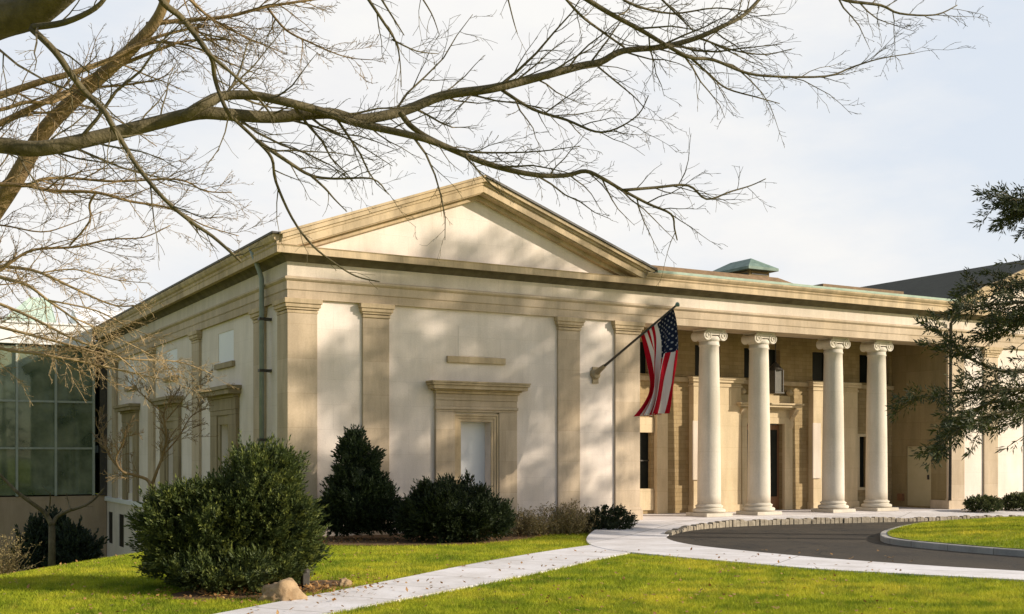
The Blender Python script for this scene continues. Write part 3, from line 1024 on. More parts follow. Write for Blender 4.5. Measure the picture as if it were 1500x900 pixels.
# rain pipes
dp = part('drainpipe', MB().tube([Vector((XL - 0.52, 28.35, 7.06)), Vector((XL - 0.30, 28.35, 6.5)), Vector((XL - 0.24, 28.35, 6.3)), Vector((XL - 0.24, 28.35, 0.0))], [0.062] * 4, 12), M['grey_metal'], museum, smooth=True)
for z in (5.25, 3.95, 2.2, 0.9):
    part('bracket', box(XL - 0.32, XL + 0.02, 28.28, 28.42, z, z + 0.07), M['dark_metal'], dp)
rp = part('drainpipe', MB().tube([Vector((32.43, YF - 0.53, 7.2)), Vector((32.43, YF - 0.53, 6.62)), Vector((32.43, YF - 0.2, 6.35)), Vector((32.43, YF - 0.16, 0.3))], [0.055] * 4, 10), M['dark_metal'], museum, smooth=True)

# hanging lantern in the portico
lx, lz = on_y(1136, 575, 28.3)[0], on_y(1136, 575, 28.3)[1]
lan = thing('hanging_lantern', (lx, 28.3, lz), 'dark metal lantern hanging on a rod before the portico door', 'lantern')
mb = MB()
for sx in (-1, 1):
    for sy in (-1, 1):
        mb.box(lx + sx * 0.17 - 0.015, lx + sx * 0.17 + 0.015, 28.3 + sy * 0.17 - 0.015, 28.3 + sy * 0.17 + 0.015, lz, lz + 0.72)
mb.box(lx - 0.2, lx + 0.2, 28.1, 28.5, lz - 0.04, lz)
mb.lathe([(0.26, lz + 0.72), (0.22, lz + 0.76), (0.10, lz + 0.92), (0.03, lz + 0.98)], lx, 28.3, 16)
part('frame', mb, M['dark_metal'], lan)
part('glass', box(lx - 0.15, lx + 0.15, 28.15, 28.45, lz + 0.01, lz + 0.71), M['lantern_glass'], lan)
part('rod', MB().tube([Vector((lx, 28.3, lz + 0.97)), Vector((lx, 28.3, 5.85))], [0.016] * 2, 8), M['dark_metal'], lan)

# ------------------------------------------------------------------ flag
pole_a = Vector((17.98, YF - 0.06, 4.15))
pole_b = Vector((18.34, 23.62, 5.73))
fp = thing('flagpole', pole_a, 'dark slanting flagpole fixed to the stone wall left of the portico', 'flagpole')
part('pole', MB().tube([pole_a, pole_b], [0.04, 0.026], 10), M['dark_metal'], fp, smooth=True)
mb = MB().lathe([(0.055, pole_b.z - 0.05), (0.06, pole_b.z), (0.04, pole_b.z + 0.045), (0.01, pole_b.z + 0.06)], pole_b.x, pole_b.y, 12)
part('finial', mb, M['copper_dark'], fp, smooth=True)
pd = (pole_b - pole_a).normalized()
mb = MB().tube([pole_a - pd * 0.10, pole_a, pole_a + pd * 0.05, pole_a + pd * 0.42], [0.17, 0.16, 0.085, 0.055], 14)
mb.box(pole_a.x - 0.10, pole_a.x + 0.10, YF - 0.05, YF + 0.005, 3.86, 4.32)
part('bracket', mb, M['shade_brown'], fp, bevel=0.006)


def flag_material():
    m, nt, b = new_mat('flag cloth')
    uv = nt.nodes.new('ShaderNodeUVMap')
    sep = nt.nodes.new('ShaderNodeSeparateXYZ')
    nt.links.new(uv.outputs[0], sep.inputs[0])
    U, V = sep.outputs[0], sep.outputs[1]    # U along the fly, V down the hoist

    def math_(op, a, b_=None):
        n = nt.nodes.new('ShaderNodeMath'); n.operation = op
        for i, x in enumerate((a, b_)):
            if x is None: continue
            if hasattr(x, 'links'): nt.links.new(x, n.inputs[i])
            else: n.inputs[i].default_value = x
        return n.outputs[0]
    st = math_('MODULO', math_('FLOOR', math_('MULTIPLY', V, 13.0)), 2.0)
    col = mix(nt, st, (0.52, 0.012, 0.028), (0.80, 0.76, 0.73))
    canton = math_('MULTIPLY', math_('LESS_THAN', U, 0.4), math_('LESS_THAN', V, 7 / 13))
    # stars: two nested grids of dots
    su, sv = math_('MULTIPLY', U, 6 / 0.4), math_('MULTIPLY', V, 5 / (7 / 13))

    def dots(ou, ov):
        fu = math_('SUBTRACT', math_('FRACT', math_('ADD', su, ou)), 0.5)
        fv = math_('SUBTRACT', math_('FRACT', math_('ADD', sv, ov)), 0.5)
        d2 = math_('ADD', math_('MULTIPLY', fu, fu), math_('MULTIPLY', fv, fv))
        return math_('LESS_THAN', d2, 0.022)
    stars = math_('MAXIMUM', dots(0, 0), dots(0.5, 0.5))
    blue = mix(nt, stars, (0.018, 0.026, 0.06), (0.42, 0.42, 0.44))
    col = mix(nt, canton, col, blue)
    nt.links.new(col, b.inputs['Base Color'])
    b.inputs['Roughness'].default_value = 0.8
    b.inputs['Specular IOR Level'].default_value = 0.1
    tr = nt.nodes.new('ShaderNodeBsdfTranslucent')
    nt.links.new(col, tr.inputs[0])
    mx = nt.nodes.new('ShaderNodeMixShader'); mx.inputs[0].default_value = 0.4
    nt.links.new(b.outputs[0], mx.inputs[1]); nt.links.new(tr.outputs[0], mx.inputs[2])
    nt.links.new(mx.outputs[0], nt.nodes['Material Output'].inputs[0])
    return m


def make_flag():
    nu, nv = 60, 78
    h0 = pole_b + (pole_a - pole_b) * 0.045
    h1 = pole_b + (pole_a - pole_b) * 0.43
    verts, uvs = [], []
    hv = (h1 - h0)
    for i in range(nu + 1):
        t = i / nu
        for j in range(nv + 1):
            s = j / nv
            gather = 1 - 0.42 * smooth01(t * 1.3)
            sc = 0.06 + (s * gather) + 0.10 * t * (1 - gather) * 3 * 0.2
            base = h0 + hv * sc
            # hangs from the hoist; upper edge of the cloth slides down toward vertical
            top_z = h0.z + hv.z * s
            drop = 2.72 * (t ** 1.02) * (0.80 + 0.20 * (1 - s)) + 0.22 * t * t * s
            p = Vector((base.x, base.y, h0.z + hv.z * s * (1 - 0.35 * t) - drop))
            amp = 0.02 + 0.17 * smooth01(t * 1.6)
            ph = s * 2 * math.pi * 2.6 + t * 1.1
            p.x += amp * math.sin(ph) + 0.10 * math.sin(t * 6.5 + 0.6 + s * 1.6) + 0.34 * math.sin(math.pi * t * 1.05) * (0.5 + 0.5 * s) - 0.20 * t * t - 0.12 * s * t * t
            p.y += 0.06 * amp * math.cos(2 * ph) + 0.05 * math.sin(ph * 2 + t * 3) * t + 0.12 * t * t
            verts.append(p)
            uvs.append((t, s))
    me = bpy.data.meshes.new('flag')
    faces = []
    for i in range(nu):
        for j in range(nv):
            a = i * (nv + 1) + j
            faces.append((a, a + 1, a + nv + 2, a + nv + 1))
    me.from_pydata([v[:] for v in verts], [], faces)
    lay = me.uv_layers.new(name='UVMap')
    for l in me.loops:
        lay.data[l.index].uv = uvs[l.vertex_index]
    me.polygons.foreach_set('use_smooth', [True] * len(me.polygons))
    me.materials.append(flag_material())
    o = bpy.data.objects.new('flag', me)
    C.objects.link(o)
    so = o.modifiers.new('cloth thickness', 'SOLIDIFY'); so.thickness = 0.004
    tag(o, 'red white and blue flag with stars and stripes hanging in folds from the pole', 'flag')


make_flag()

# ------------------------------------------------------------------ glass annex
AY = 50.4
annex = thing('glass_annex', (4, AY, -3), 'glass fronted annex on a rosy tan wall joining the left rear of the museum', 'building')
AX0, AX1 = -14.0, XL - 0.02
part('wall', box(AX0, AX1, AY, AY + 12, -4.8, 0.16), M['annex_wall'], annex)
part('parapet', box(AX0, AX1 - 0.6, AY - 0.22, AY + 12.01, 6.36, 7.18), M['white_paint'], annex, bevel=0.02)
part('parapet_coping', box(AX0, AX1 - 0.55, AY - 0.28, AY + 12.06, 7.182, 7.27), M['white_paint'], annex, bevel=0.02)
part('joining_roof', box(AX1 - 0.55, AX1, AY - 0.1, AY + 6, 6.3, 6.62), M['grey_metal'], annex)
part('inner_side_wall', box(AX1 - 0.02, AX1 - 0.004, AY + 0.31, AY + 11.9, 0.17, 6.35), M['copper_dark'], annex)
part('floor_slab', box(AX0 + .05, AX1 - .05, AY + 0.35, AY + 11.9, 1.95, 2.25), M['grey_metal'], annex)
part('interior_wall', box(AX0 + .05, AX1 - .02, AY + 5.0, AY + 5.2, 0.17, 6.35), M['copper_dark'], annex)
st = MB()
for k in range(16):
    st.box(3.2 + k * 0.30, 3.55 + k * 0.30, AY + 1.6, AY + 2.7, 2.3 + k * 0.17, 2.5 + k * 0.17)
part('staircase', st, M['dark_metal'], annex)
part('end_wall', box(AX0, AX0 + 0.05, AY + 0.2, AY + 12, 0.17, 6.35), M['annex_wall'], annex)
part('end_pier', box(AX1 - 0.28, AX1 - 0.002, AY - 0.08, AY + 0.3, 0.17, 6.35), M['dark_metal'], annex)
xs = [8.55 - 1.48 * k for k in range(16)]
zs = [0.18, 2.13, 4.05, 6.34]
mu = MB()
for x in xs[:7]:
    part('vertical_mullion', box(x - 0.045, x + 0.045, AY - 0.12, AY + 0.08, zs[0], zs[-1]), M['mullion'], annex)
for a, b_ in list(zip(xs[1:], xs[:-1]))[:6]:
    for z in (2.13, 4.05):
        part('horizontal_mullion', box(a + 0.047, b_ - 0.047, AY - 0.09, AY + 0.06, z - 0.04, z + 0.04), M['mullion'], annex)
for a, b_ in list(zip(xs[1:], xs[:-1]))[:6]:
    for z0, z1 in zip(zs[:-1], zs[1:]):
        part('pane', box(a + 0.047, b_ - 0.047, AY - 0.006, AY + 0.006, z0 + 0.041, z1 - 0.041), M['glass'], annex)
part('far_glazing', box(AX0 + 0.1, xs[6] - 0.06, AY - 0.006, AY + 0.006, 0.18, 6.34), M['glass'], annex)
# standing seam lantern roof
ly = AY + 1.2
lr = MB()
lr.v += [(5.05, ly, 7.27), (7.3, ly, 7.27), (7.3, ly + 3, 7.27), (5.05, ly + 3, 7.27), (6.35, ly + 0.9, 8.55), (7.1, ly + 0.9, 8.55)]
for a in ((0, 1, 5, 4), (1, 2, 5), (2, 3, 4, 5), (3, 0, 4), (3, 2, 1, 0)): lr.f.append(a)
lro = part('lantern_roof', lr, M['copper'], annex)
sm = MB()
for k in range(6):
    t = k / 5
    a = Vector((5.05, ly, 7.27)).lerp(Vector((7.3, ly, 7.27)), t)
    b_ = Vector((6.35, ly + 0.9, 8.55)).lerp(Vector((7.1, ly + 0.9, 8.55)), t)
    part('seam', MB().tube([a, b_], [0.022, 0.022], 5), M['copper'], lro)
rt = MB()
rt.v += [(8.2, AY + 1.0, 7.27), (13.0, AY + 1.0, 7.27), (13.0, AY + 5, 7.27), (8.2, AY + 5, 7.27), (8.2, AY + 3, 8.3), (13, AY + 3, 8.3)]
for a in ((0, 1, 5, 4), (2, 3, 4, 5), (0, 4, 3), (1, 2, 5), (3, 2, 1, 0)): rt.f.append(a)
part('white_roof', rt, M['white_paint'], annex)


# ------------------------------------------------------------------ trees
def rand_dir(rng):
    while True:
        v = Vector((rng.uniform(-1, 1), rng.uniform(-1, 1), rng.uniform(-1, 1)))
        if 0.1 < v.length < 1: return v.normalized()


def shoot_path(p, d, length, rng, n, curl, bias):
    pts = [p.copy()]
    d = d.normalized()
    for k in range(n):
        d = (d + rand_dir(rng) * curl + bias * (0.5 / n)).normalized()
        pts.append(pts[-1] + d * (length / n))
    return pts


def side_shoots(mb, pts, rad, rng, spacing, length, level, rmin, start=0.0, bias=Vector((0, 0, 0.15)), spread=0.9, scale_len=True, rstart=None):
    """side branches all along a limb, each with its own shorter ones"""
    total = sum((b_ - a).length for a, b_ in zip(pts[:-1], pts[1:]))
    pos, acc = start * total + rng.random() * spacing, 0.0
    for k in range(len(pts) - 1):
        a, b_ = pts[k], pts[k + 1]
        L = (b_ - a).length
        while pos < acc + L:
            t = (pos - acc) / L
            p = a.lerp(b_, t)
            r0 = rad[k] + (rad[k + 1] - rad[k]) * t
            tan = (b_ - a).normalized()
            perp = rand_dir(rng)
            perp = (perp - tan * perp.dot(tan)).normalized()
            d = tan * rng.uniform(0.55, 1.15) + perp * spread * rng.uniform(0.5, 1.05) + bias
            f = pos / total
            ln = length * rng.uniform(0.35, 1.15) * (1.0 - 0.45 * f if scale_len else 1)
            n = 5 if level > 1 else 4 if level == 1 else 3
            q = shoot_path(p, d, ln, rng, n, 0.24, bias)
            rs = max(rmin, min(r0 * 0.55, 0.0085 * ln * 1.2 + rmin))
            rr = [max(rmin * 0.75, rs * (1 - 0.75 * i / n)) for i in range(n + 1)]
            mb.tube(q, rr, 4 if level > 1 else 3)
            if level > 0:
                side_shoots(mb, q, rr, rng, spacing * rng.uniform(0.5, 0.8), ln * 0.48, level - 1, rmin, 0.15, bias, spread)
            pos += spacing * rng.uniform(0.5, 1.5)
        acc += L


def smooth_path(pts, n=4):
    return catmull(pts, n)


def limb(mb, raw, depth, r0, r1, rng, wob=0.0):
    """raw: waypoints as seen; depth: distance at start and end"""
    m = len(raw)
    P = []
    for i, (x, y) in enumerate(raw):
        t = i / (m - 1)
        P.append(at(x, y, depth[0] + (depth[1] - depth[0]) * t + wob * math.sin(i * 1.9 + depth[0])))
    Q = smooth_path(P, 4)
    n = len(Q)
    rad = [r0 + (r1 - r0) * (i / (n - 1)) for i in range(n)]
    mb.tube(Q, rad, 8 if r0 > 0.03 else 6)
    return Q, rad


# --- the near tree whose long dark limbs cross the top of the view
rng = random.Random(11)
base1 = Vector((-1.7, 9.9, ground(-1.7, 9.9)))
near_tree = thing('bare_tree', base1, 'dark bare tree off to the left, its long level limb reaching across the sky', 'tree', 'bare winter trees')
tk, br_, tw = MB(), MB(), MB()
fork = Vector((-1.35, 9.7, 3.7))
trunk_pts = smooth_path([base1 - Vector((0, 0, .2)), base1 + Vector((0.05, 0, 0.5)), Vector((-1.6, 9.85, 1.8)), fork, Vector((-1.1, 9.3, 5.2)), at(-90, 50, 8.9)], 4)
nT = len(trunk_pts)
tk.tube(trunk_pts, [0.34 - 0.17 * (i / (nT - 1)) + 0.12 * max(0, 1 - i / 3) for i in range(nT)], 14)
LIMBS = [
    # waypoints, depth, radius start/end, twig spacing, twig length, level
    ([(-190, 300), (-120, 245), (-60, 212), (0, 213), (60, 218), (150, 200), (230, 180), (290, 166), (335, 168), (400, 172), (480, 166), (525, 175), (590, 163), (650, 140), (720, 130), (790, 113), (850, 97), (880, 91), (912, 75), (970, 69), (1020, 56), (1060, 38), (1090, 22), (1118, -6), (1150, -30)], (9.2, 11.2), 0.076, 0.013, 0.20, 1.0, 2),
    ([(268, 172), (300, 152), (325, 141), (370, 140), (420, 150), (470, 163), (520, 180), (600, 198), (640, 210), (700, 235), (745, 249), (790, 257), (830, 257), (858, 251), (885, 263), (912, 279), (950, 299), (983, 314), (988, 335), (992, 352)], (9.6, 10.8), 0.046, 0.006, 0.19, 0.8, 2),
    ([(586, 164), (600, 183), (622, 199), (648, 212)], (10.1, 10.2), 0.026, 0.022, 0.3, 0.5, 1),
    ([(912, 279), (960, 275), (1008, 272), (1035, 292), (1070, 281), (1100, 272), (1122, 262)], (10.6, 10.9), 0.015, 0.004, 0.16, 0.45, 1),
    ([(-120, 74), (-40, 42), (0, 28), (48, 14), (92, -20), (150, -70)], (8.9, 8.5), 0.152, 0.12, 0.8, 0.9, 2),
    ([(48, 40), (95, 33), (140, 12), (160, -12)], (8.5, 8.2), 0.026, 0.016, 0.3, 0.7, 2),
    ([(46, 42), (80, 75), (105, 110), (130, 141), (152, 162), (166, 187), (182, 213), (202, 245), (240, 291), (280, 325), (312, 347), (345, 376), (352, 383)], (8.5, 8.9), 0.027, 0.010, 0.21, 0.5, 1),
    ([(228, -20), (240, 5), (265, 25), (285, 50), (301, 72), (311, 88), (315, 116), (325, 146), (336, 168), (352, 183), (376, 206), (398, 232), (404, 266), (428, 320), (458, 360), (492, 387), (522, 405), (556, 413)], (9.0, 10.2), 0.028, 0.006, 0.24, 0.5, 1),
    ([(376, 206), (420, 236), (455, 257), (490, 262), (545, 262), (566, 281)], (9.6, 9.9), 0.018, 0.005, 0.15, 0.55, 2),
    ([(455, 257), (476, 276), (490, 292), (508, 310)], (9.7, 9.6), 0.012, 0.004, 0.16, 0.3, 1),
    ([(300, 74), (340, 108), (376, 142), (400, 172)], (9.1, 9.6), 0.014, 0.008, 0.2, 0.4, 1),
    ([(845, -10), (890, 18), (940, 45), (975, 66), (1010, 84), (1045, 88), (1090, 106), (1130, 112), (1210, 112), (1250, 98), (1290, 86), (1340, 78)], (10.2, 11.4), 0.024, 0.004, 0.17, 0.6, 2),
    ([(820, -12), (850, 22), (880, 45), (915, 70)], (10.2, 10.8), 0.014, 0.010, 0.17, 0.6, 2),
    ([(1013, 86), (1040, 110), (1065, 130), (1110, 143), (1142, 152)], (10.8, 11.2), 0.013, 0.004, 0.16, 0.4, 1),
    ([(1030, 58), (1075, 74), (1120, 80), (1160, 72)], (10.8, 11.2), 0.010, 0.004, 0.15, 0.45, 1),
    ([(735, 132), (780, 160), (830, 176), (872, 193), (902, 189), (935, 168), (950, 140)], (10.4, 10.2), 0.016, 0.004, 0.15, 0.5, 2),
    ([(876, 98), (905, 122), (930, 143), (945, 160)], (10.5, 10.3), 0.010, 0.004, 0.16, 0.4, 1),
    ([(1215, -12), (1240, 1), (1290, 8), (1318, 20), (1370, 22), (1402, 8)], (10.6, 11.2), 0.018, 0.005, 0.16, 0.5, 2),
    ([(530, -15), (560, 30), (580, 62), (586, 92), (588, 128)], (9.2, 9.6), 0.014, 0.003, 0.15, 0.4, 1),
    ([(574, 58), (610, 75), (642, 79)], (9.4, 9.6), 0.008, 0.003, 0.15, 0.3, 1),
    ([(550, -15), (575, 25), (592, 52)], (9.2, 9.4), 0.010, 0.004, 0.16, 0.35, 1),
    ([(610, -15), (632, 20), (643, 50)], (9.2, 9.4), 0.008, 0.003, 0.15, 0.35, 1),
    ([(742, -10), (752, 30), (758, 50)], (9.2, 9.4), 0.007, 0.003, 0.2, 0.25, 1),
    ([(640, 212), (680, 222), (730, 224), (790, 222), (850, 214)], (10.2, 9.8), 0.013, 0.003, 0.12, 0.55, 2),
    ([(690, 140), (660, 170), (640, 190)], (10.3, 10.2), 0.006, 0.003, 0.12, 0.35, 1),
    ([(960, -10), (990, 20), (1015, 45)], (10.6, 10.4), 0.012, 0.005, 0.13, 0.5, 2),
    ([(895, -12), (930, 8), (985, 20), (1050, 12), (1110, 20)], (10.6, 10.9), 0.014, 0.004, 0.13, 0.5, 2),
    ([(1035, 80), (1035, 60), (1080, 30), (1150, 20)], (10.9, 11.2), 0.008, 0.003, 0.14, 0.4, 1),
]
for raw, dep, r0, r1, sp, ln, lv_ in LIMBS:
    Q, rad = limb(br_, raw, dep, r0, r1, rng, 0.05)
    side_shoots(tw, Q, rad, rng, sp * 0.80, ln * 1.45, lv_, 0.0024, bias=Vector((0.05, 0, 0.02)), start=0.06)
# limbs on the side away from the view
for dx, dy, dz in ((-2.6, 1.5, 3.2), (-2.2, -2.4, 3.4), (-0.8, 2.6, 4.2), (1.0, -2.0, 4.6)):
    Q = smooth_path([fork, fork + Vector((dx * .4, dy * .4, dz * .5)), fork + Vector((dx, dy, dz))], 5)
    rad = [0.10 - 0.08 * i / (len(Q) - 1) for i in range(len(Q))]
    br_.tube(Q, rad, 8)
    side_shoots(tw, Q, rad, rng, 0.5, 1.0, 1, 0.003)
part('trunk', tk, M['bark_dark'], near_tree, smooth=True, fix=False)
part('limbs', br_, M['bark_dark'], near_tree, smooth=True, fix=False)
part('twigs', tw, M['bark_dark'], near_tree, fix=False)

# --- second tree: leaning warm stem
rng = random.Random(23)
b2 = at(-300, 900, 14.0); b2.z = ground(b2.x, b2.y)
tree2 = thing('bare_tree', b2, 'bare tree with a leaning warm brown stem at the left edge behind the dark limb', 'tree', 'bare winter trees')
tk, br_, tw = MB(), MB(), MB()
stem = [b2 - Vector((0, 0, 0.2)), at(-230, 740, 13.8), at(-130, 520, 13.5), at(-40, 360, 13.2), at(20, 268, 13), at(62, 196, 12.9), at(105, 150, 12.8), at(150, 110, 12.7), at(190, 74, 12.6), at(225, 36, 12.5), at(242, 0, 12.4), at(252, -50, 12.3)]
Q = smooth_path(stem, 4)
tk.tube(Q, [0.125 - 0.08 * (i / (len(Q) - 1)) for i in range(len(Q))], 12)
for raw, dep, r0, r1, sp, ln, lv_ in [
    ([(-60, 160), (0, 140), (60, 120), (110, 106), (165, 86), (200, 66), (245, 50), (300, 38)], (12.2, 12.6), 0.044, 0.012, 0.22, 0.8, 2),
    ([(-60, 205), (0, 181), (60, 152), (105, 132), (135, 112), (190, 90), (240, 70), (275, 60), (330, 58)], (12.4, 12.8), 0.040, 0.010, 0.22, 0.8, 2),
    ([(-60, 165), (0, 161), (38, 150), (78, 150), (112, 130)], (12.0, 12.5), 0.022, 0.016, 0.25, 0.6, 1),
    ([(215, 36), (260, 31), (330, 25), (392, 10), (470, -2)], (12.5, 12.9), 0.028, 0.012, 0.17, 0.8, 2),
    ([(392, 12), (420, 45), (460, 65), (482, 75), (512, 85), (546, 88)], (12.8, 12.9), 0.014, 0.004, 0.13, 0.55, 2),
    ([(190, 74), (230, 62), (280, 68), (330, 90), (380, 110)], (12.6, 13), 0.020, 0.005, 0.16, 0.7, 2),
    ([(130, 128), (180, 125), (235, 115), (255, 98)], (12.8, 13.1), 0.016, 0.004, 0.16, 0.6, 2),
    ([(60, 200), (85, 165), (120, 155), (170, 175), (230, 215)], (12.9, 13.2), 0.018, 0.005, 0.18, 0.6, 2),
    ([(-80, 275), (0, 270), (40, 272), (62, 263), (100, 261), (170, 266), (260, 263), (300, 280), (340, 282)], (12.6, 13.4), 0.026, 0.006, 0.16, 0.7, 2),
    ([(40, 272), (80, 280), (140, 282), (190, 295), (240, 303), (270, 315), (300, 331), (350, 346)], (12.8, 13.2), 0.022, 0.005, 0.16, 0.7, 2),
    ([(140, 283), (131, 300), (131, 325), (102, 360)], (13, 13.2), 0.014, 0.010, 0.2, 0.4, 1),
    ([(-60, 430), (0, 396), (15, 385), (50, 366), (110, 362), (160, 351), (210, 348), (250, 330)], (13.0, 13.6), 0.024, 0.005, 0.15, 0.7, 2),
    ([(250, -30), (300, 20), (350, 50), (420, 80)], (12.3, 12.8), 0.02, 0.004, 0.15, 0.7, 2),
    ([(-60, 330), (0, 330), (60, 340), (100, 330), (150, 310)], (13.2, 13.5), 0.012, 0.004, 0.16, 0.6, 2),
]:
    Q, rad = limb(br_, raw, dep, r0, r1, rng, 0.06)
    side_shoots(tw, Q, rad, rng, sp * 0.70, ln * 1.45, lv_, 0.0030, bias=Vector((0.04, 0, 0.03)), start=0.03)
part('trunk', tk, M['bark_warm'], tree2, smooth=True, fix=False)
part('limbs', br_, M['bark_warm'], tree2, smooth=True, fix=False)
part('twigs', tw, M['bark_warm'], tree2, fix=False)

# --- third tree, farther: tan twigs drooping before the annex
rng = random.Random(37)
b3 = at(-330, 760, 24.0); b3.z = ground(b3.x, b3.y)
tree3 = thing('bare_tree', b3, 'sunlit tan twiggy tree drooping before the glass annex', 'tree', 'bare winter trees')
tk, br_, tw = MB(), MB(), MB()
Q = smooth_path([b3 - Vector((0, 0, 0.3)), at(-310, 600, 24), at(-260, 450, 23.8), at(-180, 370, 23.6), at(-120, 300, 23.5)], 5)
tk.tube(Q, [0.20 - 0.10 * (i / (len(Q) - 1)) for i in range(len(Q))], 10)
for raw, dep, r0, r1, sp, ln, lv_ in [
    ([(-180, 372), (-60, 385), (0, 406), (40, 418), (70, 440), (105, 465), (130, 488)], (23.6, 23), 0.055, 0.012, 0.20, 0.9, 2),
    ([(-180, 372), (-40, 388), (20, 392), (60, 400), (120, 428), (170, 448), (215, 446)], (23.6, 23.4), 0.05, 0.010, 0.18, 0.9, 2),
    ([(-230, 420), (-60, 480), (0, 510), (60, 519), (130, 532), (200, 548), (260, 560)], (23.8, 24.6), 0.05, 0.010, 0.18, 1.1, 2),
    ([(-220, 410), (-50, 432), (30, 458), (110, 498), (170, 520), (215, 560)], (23.8, 24.2), 0.045, 0.010, 0.18, 1.0, 2),
    ([(70, 440), (140, 455), (190, 480), (240, 500)], (23.2, 23.6), 0.02, 0.006, 0.16, 0.8, 2),
    ([(-200, 440), (-40, 470), (80, 500), (180, 525), (260, 530), (310, 548)], (23.8, 25), 0.04, 0.008, 0.18, 1.0, 2),
    ([(100, 462), (160, 490), (220, 520), (250, 545)], (23.2, 24.2), 0.016, 0.006, 0.16, 0.8, 2),
    ([(60, 400), (110, 395), (170, 410), (220, 415)], (23.2, 23.4), 0.018, 0.006, 0.16, 0.8, 2),
]:
    Q, rad = limb(br_, raw, dep, r0, r1, rng, 0.2)
    side_shoots(tw, Q, rad, rng, sp * 0.85, ln * 1.4, lv_, 0.0050, bias=Vector((0.06, 0, -0.02)), start=0.02)
part('trunk', tk, M['bark_tan'], tree3, smooth=True, fix=False)
part('limbs', br_, M['bark_tan'], tree3, smooth=True, fix=False)
part('twigs', tw, M['bark_tan'], tree3, fix=False)


# --- two small bare trees by the annex
def small_tree(seed, foot, depth, limbs, label, mt, rtrunk, sp=0.22, ln=0.9):
    rng = random.Random(seed)
    b_ = at(*foot, depth); b_.z = ground(b_.x, b_.y)
    t = thing('small_bare_tree', b_, label, 'tree', 'small bare trees by the annex')
    tk, tw = MB(), MB()
    for raw, r0, r1 in limbs:
        Q, rad = limb(tk, raw, (depth, depth + rng.uniform(-.8, .8)), r0, r1, rng, 0.1)
        side_shoots(tw, Q, rad, rng, sp, ln, 2, 0.0075, bias=Vector((0, 0, 0.12)), start=0.25)
    tip = at(*limbs[0][0][0], depth)
    tk.tube([b_ - Vector((0, 0, .2)), b_.lerp(tip, 0.5), tip], [rtrunk * 1.3, rtrunk * 1.1, rtrunk], 8)
    part('trunk', tk, mt, t, smooth=True, fix=False)
    part('twigs', tw, mt, t, fix=False)


small_tree(41, (76, 850), 31.0, [([(76, 770), (66, 752), (48, 738), (26, 722), (8, 704), (-20, 676)], 0.075, 0.03),
                                ([(76, 770), (84, 757), (100, 749), (124, 741), (140, 730), (152, 716)], 0.06, 0.02),
                                ([(70, 755), (73, 740), (74, 722)], 0.03, 0.012), ([(104, 747), (100, 735), (97, 722)], 0.025, 0.01)],
           'small dark bare tree forking wide above the dark evergreens by the annex', M['bark_dark'], 0.085, 0.6, 0.5)
small_tree(43, (232, 800), 29.0, [([(230, 726), (222, 712), (214, 702), (196, 696), (178, 690), (170, 672), (180, 650), (184, 630)], 0.05, 0.016),
                                  ([(222, 712), (230, 690), (238, 668), (244, 640), (240, 606), (252, 580)], 0.045, 0.012),
                                  ([(178, 690), (160, 668), (150, 640), (140, 620)], 0.026, 0.008),
                                  ([(238, 668), (262, 640), (280, 610), (300, 600)], 0.024, 0.008),
                                  ([(240, 606), (210, 580), (190, 560)], 0.02, 0.008), ([(240, 620), (265, 590), (290, 560)], 0.018, 0.006)],
           'small bare tree with fine twigs before the shaded side wall', M['bark_warm'], 0.055, 0.11, 1.0)


# --- tall bare trees across the drive, whose shade falls on the facade
def full_tree(seed, base, height, spread, label, levels=2, nl=12, sp=0.5):
    rng = random.Random(seed)
    t = thing('bare_tree', base, label, 'tree', 'bare winter trees')
    tk, tw = MB(), MB()
    b_ = Vector(base)
    pts = [b_ - Vector((0, 0, .2)) + Vector((rng.uniform(-.1, .1) * k, rng.uniform(-.1, .1) * k, height * k / 8)) for k in range(9)]
    rad = [0.30 * (1 - k / 9.0) + 0.02 for k in range(9)]
    tk.tube(pts, rad, 10)
    for k in range(nl):
        f = 0.34 + 0.6 * k / nl
        p = b_ + Vector((0, 0, height * f))
        a = k * 2.4 + rng.uniform(-.4, .4)
        L = spread * (1.25 - f * 0.75)
        d = Vector((math.cos(a), math.sin(a), rng.uniform(0.25, 0.7)))
        q = shoot_path(p, d, L, rng, 7, 0.16, Vector((0, 0, 0.3)))
        rr = [0.085 * (1 - 0.85 * i / 7) for i in range(8)]
        tk.tube(q, rr, 6)
        side_shoots(tw, q, rr, rng, sp, L * 0.42, levels, 0.010, 0.1, Vector((0, 0, 0.2)))
    part('trunk', tk, M['bark_dark'], t, smooth=True, fix=False)
    part('twigs', tw, M['bark_dark'], t, fix=False)
    return t


# ------------------------------------------------------------------ shrubs and conifer
def leaf_tri(mb, p, d, side, ln, w):
    a = p + side * w
    b_ = p - side * w
    c = p + d * ln
    m_ = p + d * ln * 0.45
    i = len(mb.v)
    mb.v += [p[:], (m_ + side * w)[:], c[:], (m_ - side * w)[:]]
    mb.f.append((i, i + 1, i + 2, i + 3))


def sprig(mb, p, d, ln, n, leaf, w, rng, flare=0.8):
    d = d.normalized()
    for k in range(n):
        t = k / max(1, n - 1)
        q = p + d * (ln * t) + rand_dir(rng) * 0.012
        s = rand_dir(rng)
        s = (s - d * s.dot(d)).normalized()
        dd = (d * (0.55 + 0.5 * t) + s * flare * (1.1 - t * 0.6)).normalized()
        sd = dd.cross(rand_dir(rng)).normalized()
        leaf_tri(mb, q, dd, sd, leaf * rng.uniform(0.7, 1.2), w)


def lump_r(dirv, seed, amp, freq):
    return 1 + amp * mnoise.noise(dirv * freq + Vector((seed, seed * 1.7, 0))) + amp * 0.5 * mnoise.noise(dirv * freq * 2.3 + Vector((0, seed, seed)))


